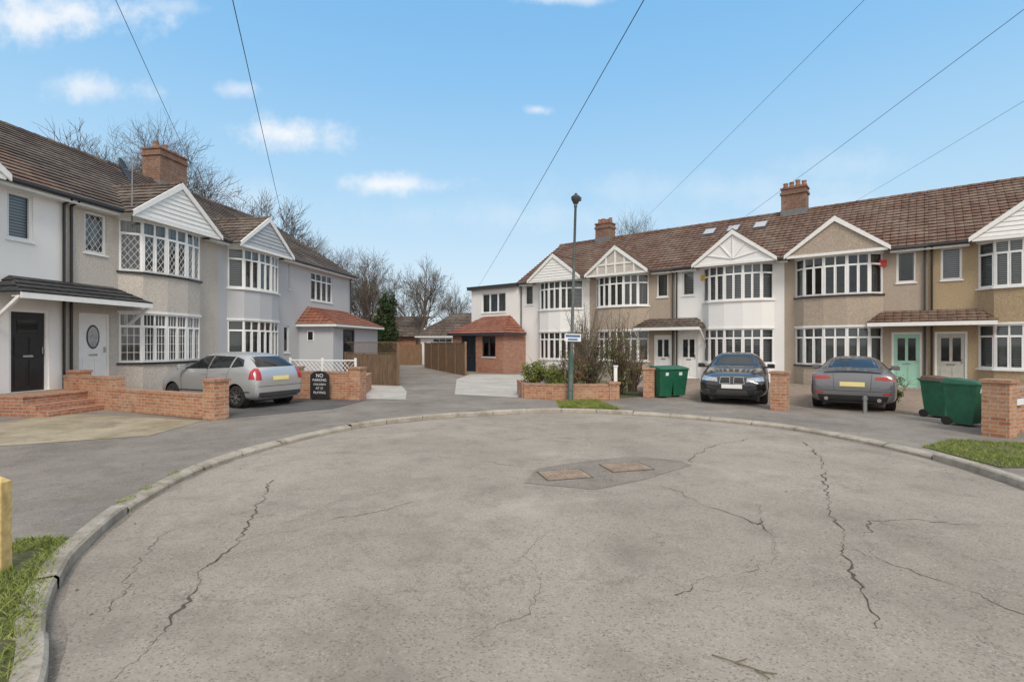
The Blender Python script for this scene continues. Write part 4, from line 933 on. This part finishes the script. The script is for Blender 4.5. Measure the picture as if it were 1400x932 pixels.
sp=[('side',[(.6,.96),(-.35,.97),(-.35,1.22),(.02,1.22)],'cglass','side_windows',.004,12,8,(1,-1)),('side',[(-.42,.97),(-1.05,1.0),(-.85,1.16),(-.42,1.22)],'cglass','side_windows',.004,12,8,(1,-1)),
('front',[(-.70,1.0),(.70,1.0),(.52,1.26),(-.52,1.26)],'cglass','windscreen',.004,16,10,(1,)),('back',[(-.62,1.055),(.62,1.055),(.50,1.28),(-.50,1.28)],'cglass','rear_window',.004,16,10,(1,)),
('back',[(.46,.80),(.82,.78),(.78,.87),(.48,.86)],'redl','tail_lights',.008,10,5,(1,-1)),('side',[(-1.86,.80),(-2.03,.80),(-1.98,.87),(-1.86,.87)],'redl','tail_lights',.006,6,4,(1,-1)),
('back',[(-.26,.62),(.26,.62),(.26,.73),(-.26,.73)],'plate_y','number_plate',.014,6,3,(1,)),('back',[(-.68,.20),(.68,.20),(.74,.40),(-.74,.40)],'black','diffuser',.006,16,5,(1,)),('back',[(-.80,.50),(.80,.50),(.80,.51),(-.80,.51)],'black','seams',.003,16,1,(1,)),('back',[(-.38,.52),(-.372,.52),(-.40,.93),(-.408,.93)],'black','seams',.003,1,8,(1,-1)),
('back',[(.62,.42),(.80,.44),(.80,.48),(.62,.46)],'redl','reflectors',.006,4,2,(1,-1)),('side',[(-.38,.28),(-.392,.28),(-.392,1.2),(-.38,1.2)],'black','seams',.003,1,16,(1,-1)),('side',[(.75,.3),(.738,.3),(.8,.9),(.812,.9)],'black','seams',.003,1,12,(1,-1))]
c,pa=car('grey_coupe_car',9.65,14.45,(.57,.82),st,'cgrey',4.24,1.86,(1.27,-1.25),.34,sp); mirrors(c,.5,.94,.86,'cgrey')
for s in(-.55,.55): c.p('exhaust_tips','chrome').tube((-2.0,s,.30),(-2.13,s,.30),.045,.045,14)
c.p('boot_spoiler','cgrey').box(-2.05,-1.93,-.62,.62,1.02,1.045); c.done()
# ------------------------------------------------------------ light, sky, camera
el=math.radians(46); az=math.radians(168)
sd=Vector((math.sin(az)*math.cos(el),math.cos(az)*math.cos(el),math.sin(el)))
l=bpy.data.lights.new('sun','SUN'); l.energy=2.2; l.angle=math.radians(20); l.color=(1,.93,.84); lo=bpy.data.objects.new('sun',l); sc.collection.objects.link(lo); lo.rotation_euler=sd.to_track_quat('Z','Y').to_euler(); lo.location=(0,-5,20)
w=bpy.data.worlds.new('World'); sc.world=w; w.use_nodes=True; t=w.node_tree; bgn=t.nodes['Background']
class WN(NT):
    def __init__(s): s.t=t
k=WN()
sky=k.n('ShaderNodeTexSky',sky_type='NISHITA',sun_disc=False,sun_elevation=el,sun_rotation=az,air_density=1.,dust_density=1.0,ozone_density=1.2,altitude=50)
tc=k.n('ShaderNodeTexCoord').outputs['Generated']; sx=k.n('ShaderNodeSeparateXYZ',{'Vector':tc})
yy=k.math('MAXIMUM',sx.outputs['Y'],.02); u=k.math('DIVIDE',sx.outputs['X'],yy); v=k.math('DIVIDE',sx.outputs['Z'],yy)
uv=k.n('ShaderNodeCombineXYZ',{'X':u,'Y':v}).outputs[0]
nz=k.n('ShaderNodeTexNoise',{'Vector':uv,'Scale':11.,'Detail':8.,'Roughness':.62})
dist=k.math('MULTIPLY',k.math('SUBTRACT',nz.outputs['Fac'],.5),3.6)
tot=None
for (cx,cy,a,b,s_) in((-.90,.64,.2,.045,.9),(-.66,.66,.08,.022,.4),(-.81,.50,.09,.028,.7),(-.44,.41,.1,.03,.95),(-.23,.312,.11,.02,.9),(.05,.457,.025,.009,.6),(-.53,.497,.035,.014,.5),(.1,.675,.09,.012,.6),(.66,.35,.12,.03,.2),(.38,.3,.3,.03,.2),(.57,.275,.15,.02,.25),(.02,.25,.25,.03,.2),(-.6,.28,.2,.04,.25)):
    mp=k.mp(uv,(-cx/a,-cy/b,0),(1/a,1/b,1))
    ln=k.n('ShaderNodeVectorMath',{0:mp},operation='LENGTH').outputs['Value']
    d=k.math('ADD',ln,dist); m=k.mr(d,1.5,-.3,0.,s_,interpolation_type='SMOOTHSTEP')
    tot=m if tot is None else k.math('MAXIMUM',tot,m)
front=k.math('GREATER_THAN',sx.outputs['Y'],.05); tot=k.math('MULTIPLY',tot,front)
zz=k.math('MAXIMUM',sx.outputs['Z'],0.)
grad=k.ramp(zz,[(0.,(.80,.89,.955)),(.10,(.70,.85,.955)),(.26,(.48,.735,.95)),(.45,(.29,.59,.92)),(.62,(.20,.50,.87)),(1.,(.18,.42,.75))])
g10=k.mix(1.,grad,(9.6,9.7,9.8),'MULTIPLY')
c=k.mix(.9,sky.outputs[0],g10); c=k.mix(tot,c,(9.3,9.4,9.6))
# unseen broken white cloud, added overhead and behind camera to neutralise and brighten the light
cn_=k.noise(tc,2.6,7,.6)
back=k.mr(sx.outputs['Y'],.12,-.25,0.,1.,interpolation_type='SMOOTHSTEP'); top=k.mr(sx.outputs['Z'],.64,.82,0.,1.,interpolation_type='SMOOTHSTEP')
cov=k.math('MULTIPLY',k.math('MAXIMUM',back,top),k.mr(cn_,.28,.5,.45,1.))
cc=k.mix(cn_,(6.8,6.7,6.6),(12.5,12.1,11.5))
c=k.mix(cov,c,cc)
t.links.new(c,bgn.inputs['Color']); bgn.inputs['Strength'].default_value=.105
cd=bpy.data.cameras.new('camera'); cam=bpy.data.objects.new('camera',cd); sc.collection.objects.link(cam); cam.location=(0,0,1.75); cam.rotation_euler=(math.radians(90),0,0)
cd.sensor_width=36; cd.lens=18; cd.shift_y=.003; cd.clip_end=2000; cd.clip_start=.05; sc.camera=cam
sc.view_settings.view_transform='Standard'; sc.view_settings.look='None'; sc.view_settings.exposure=0
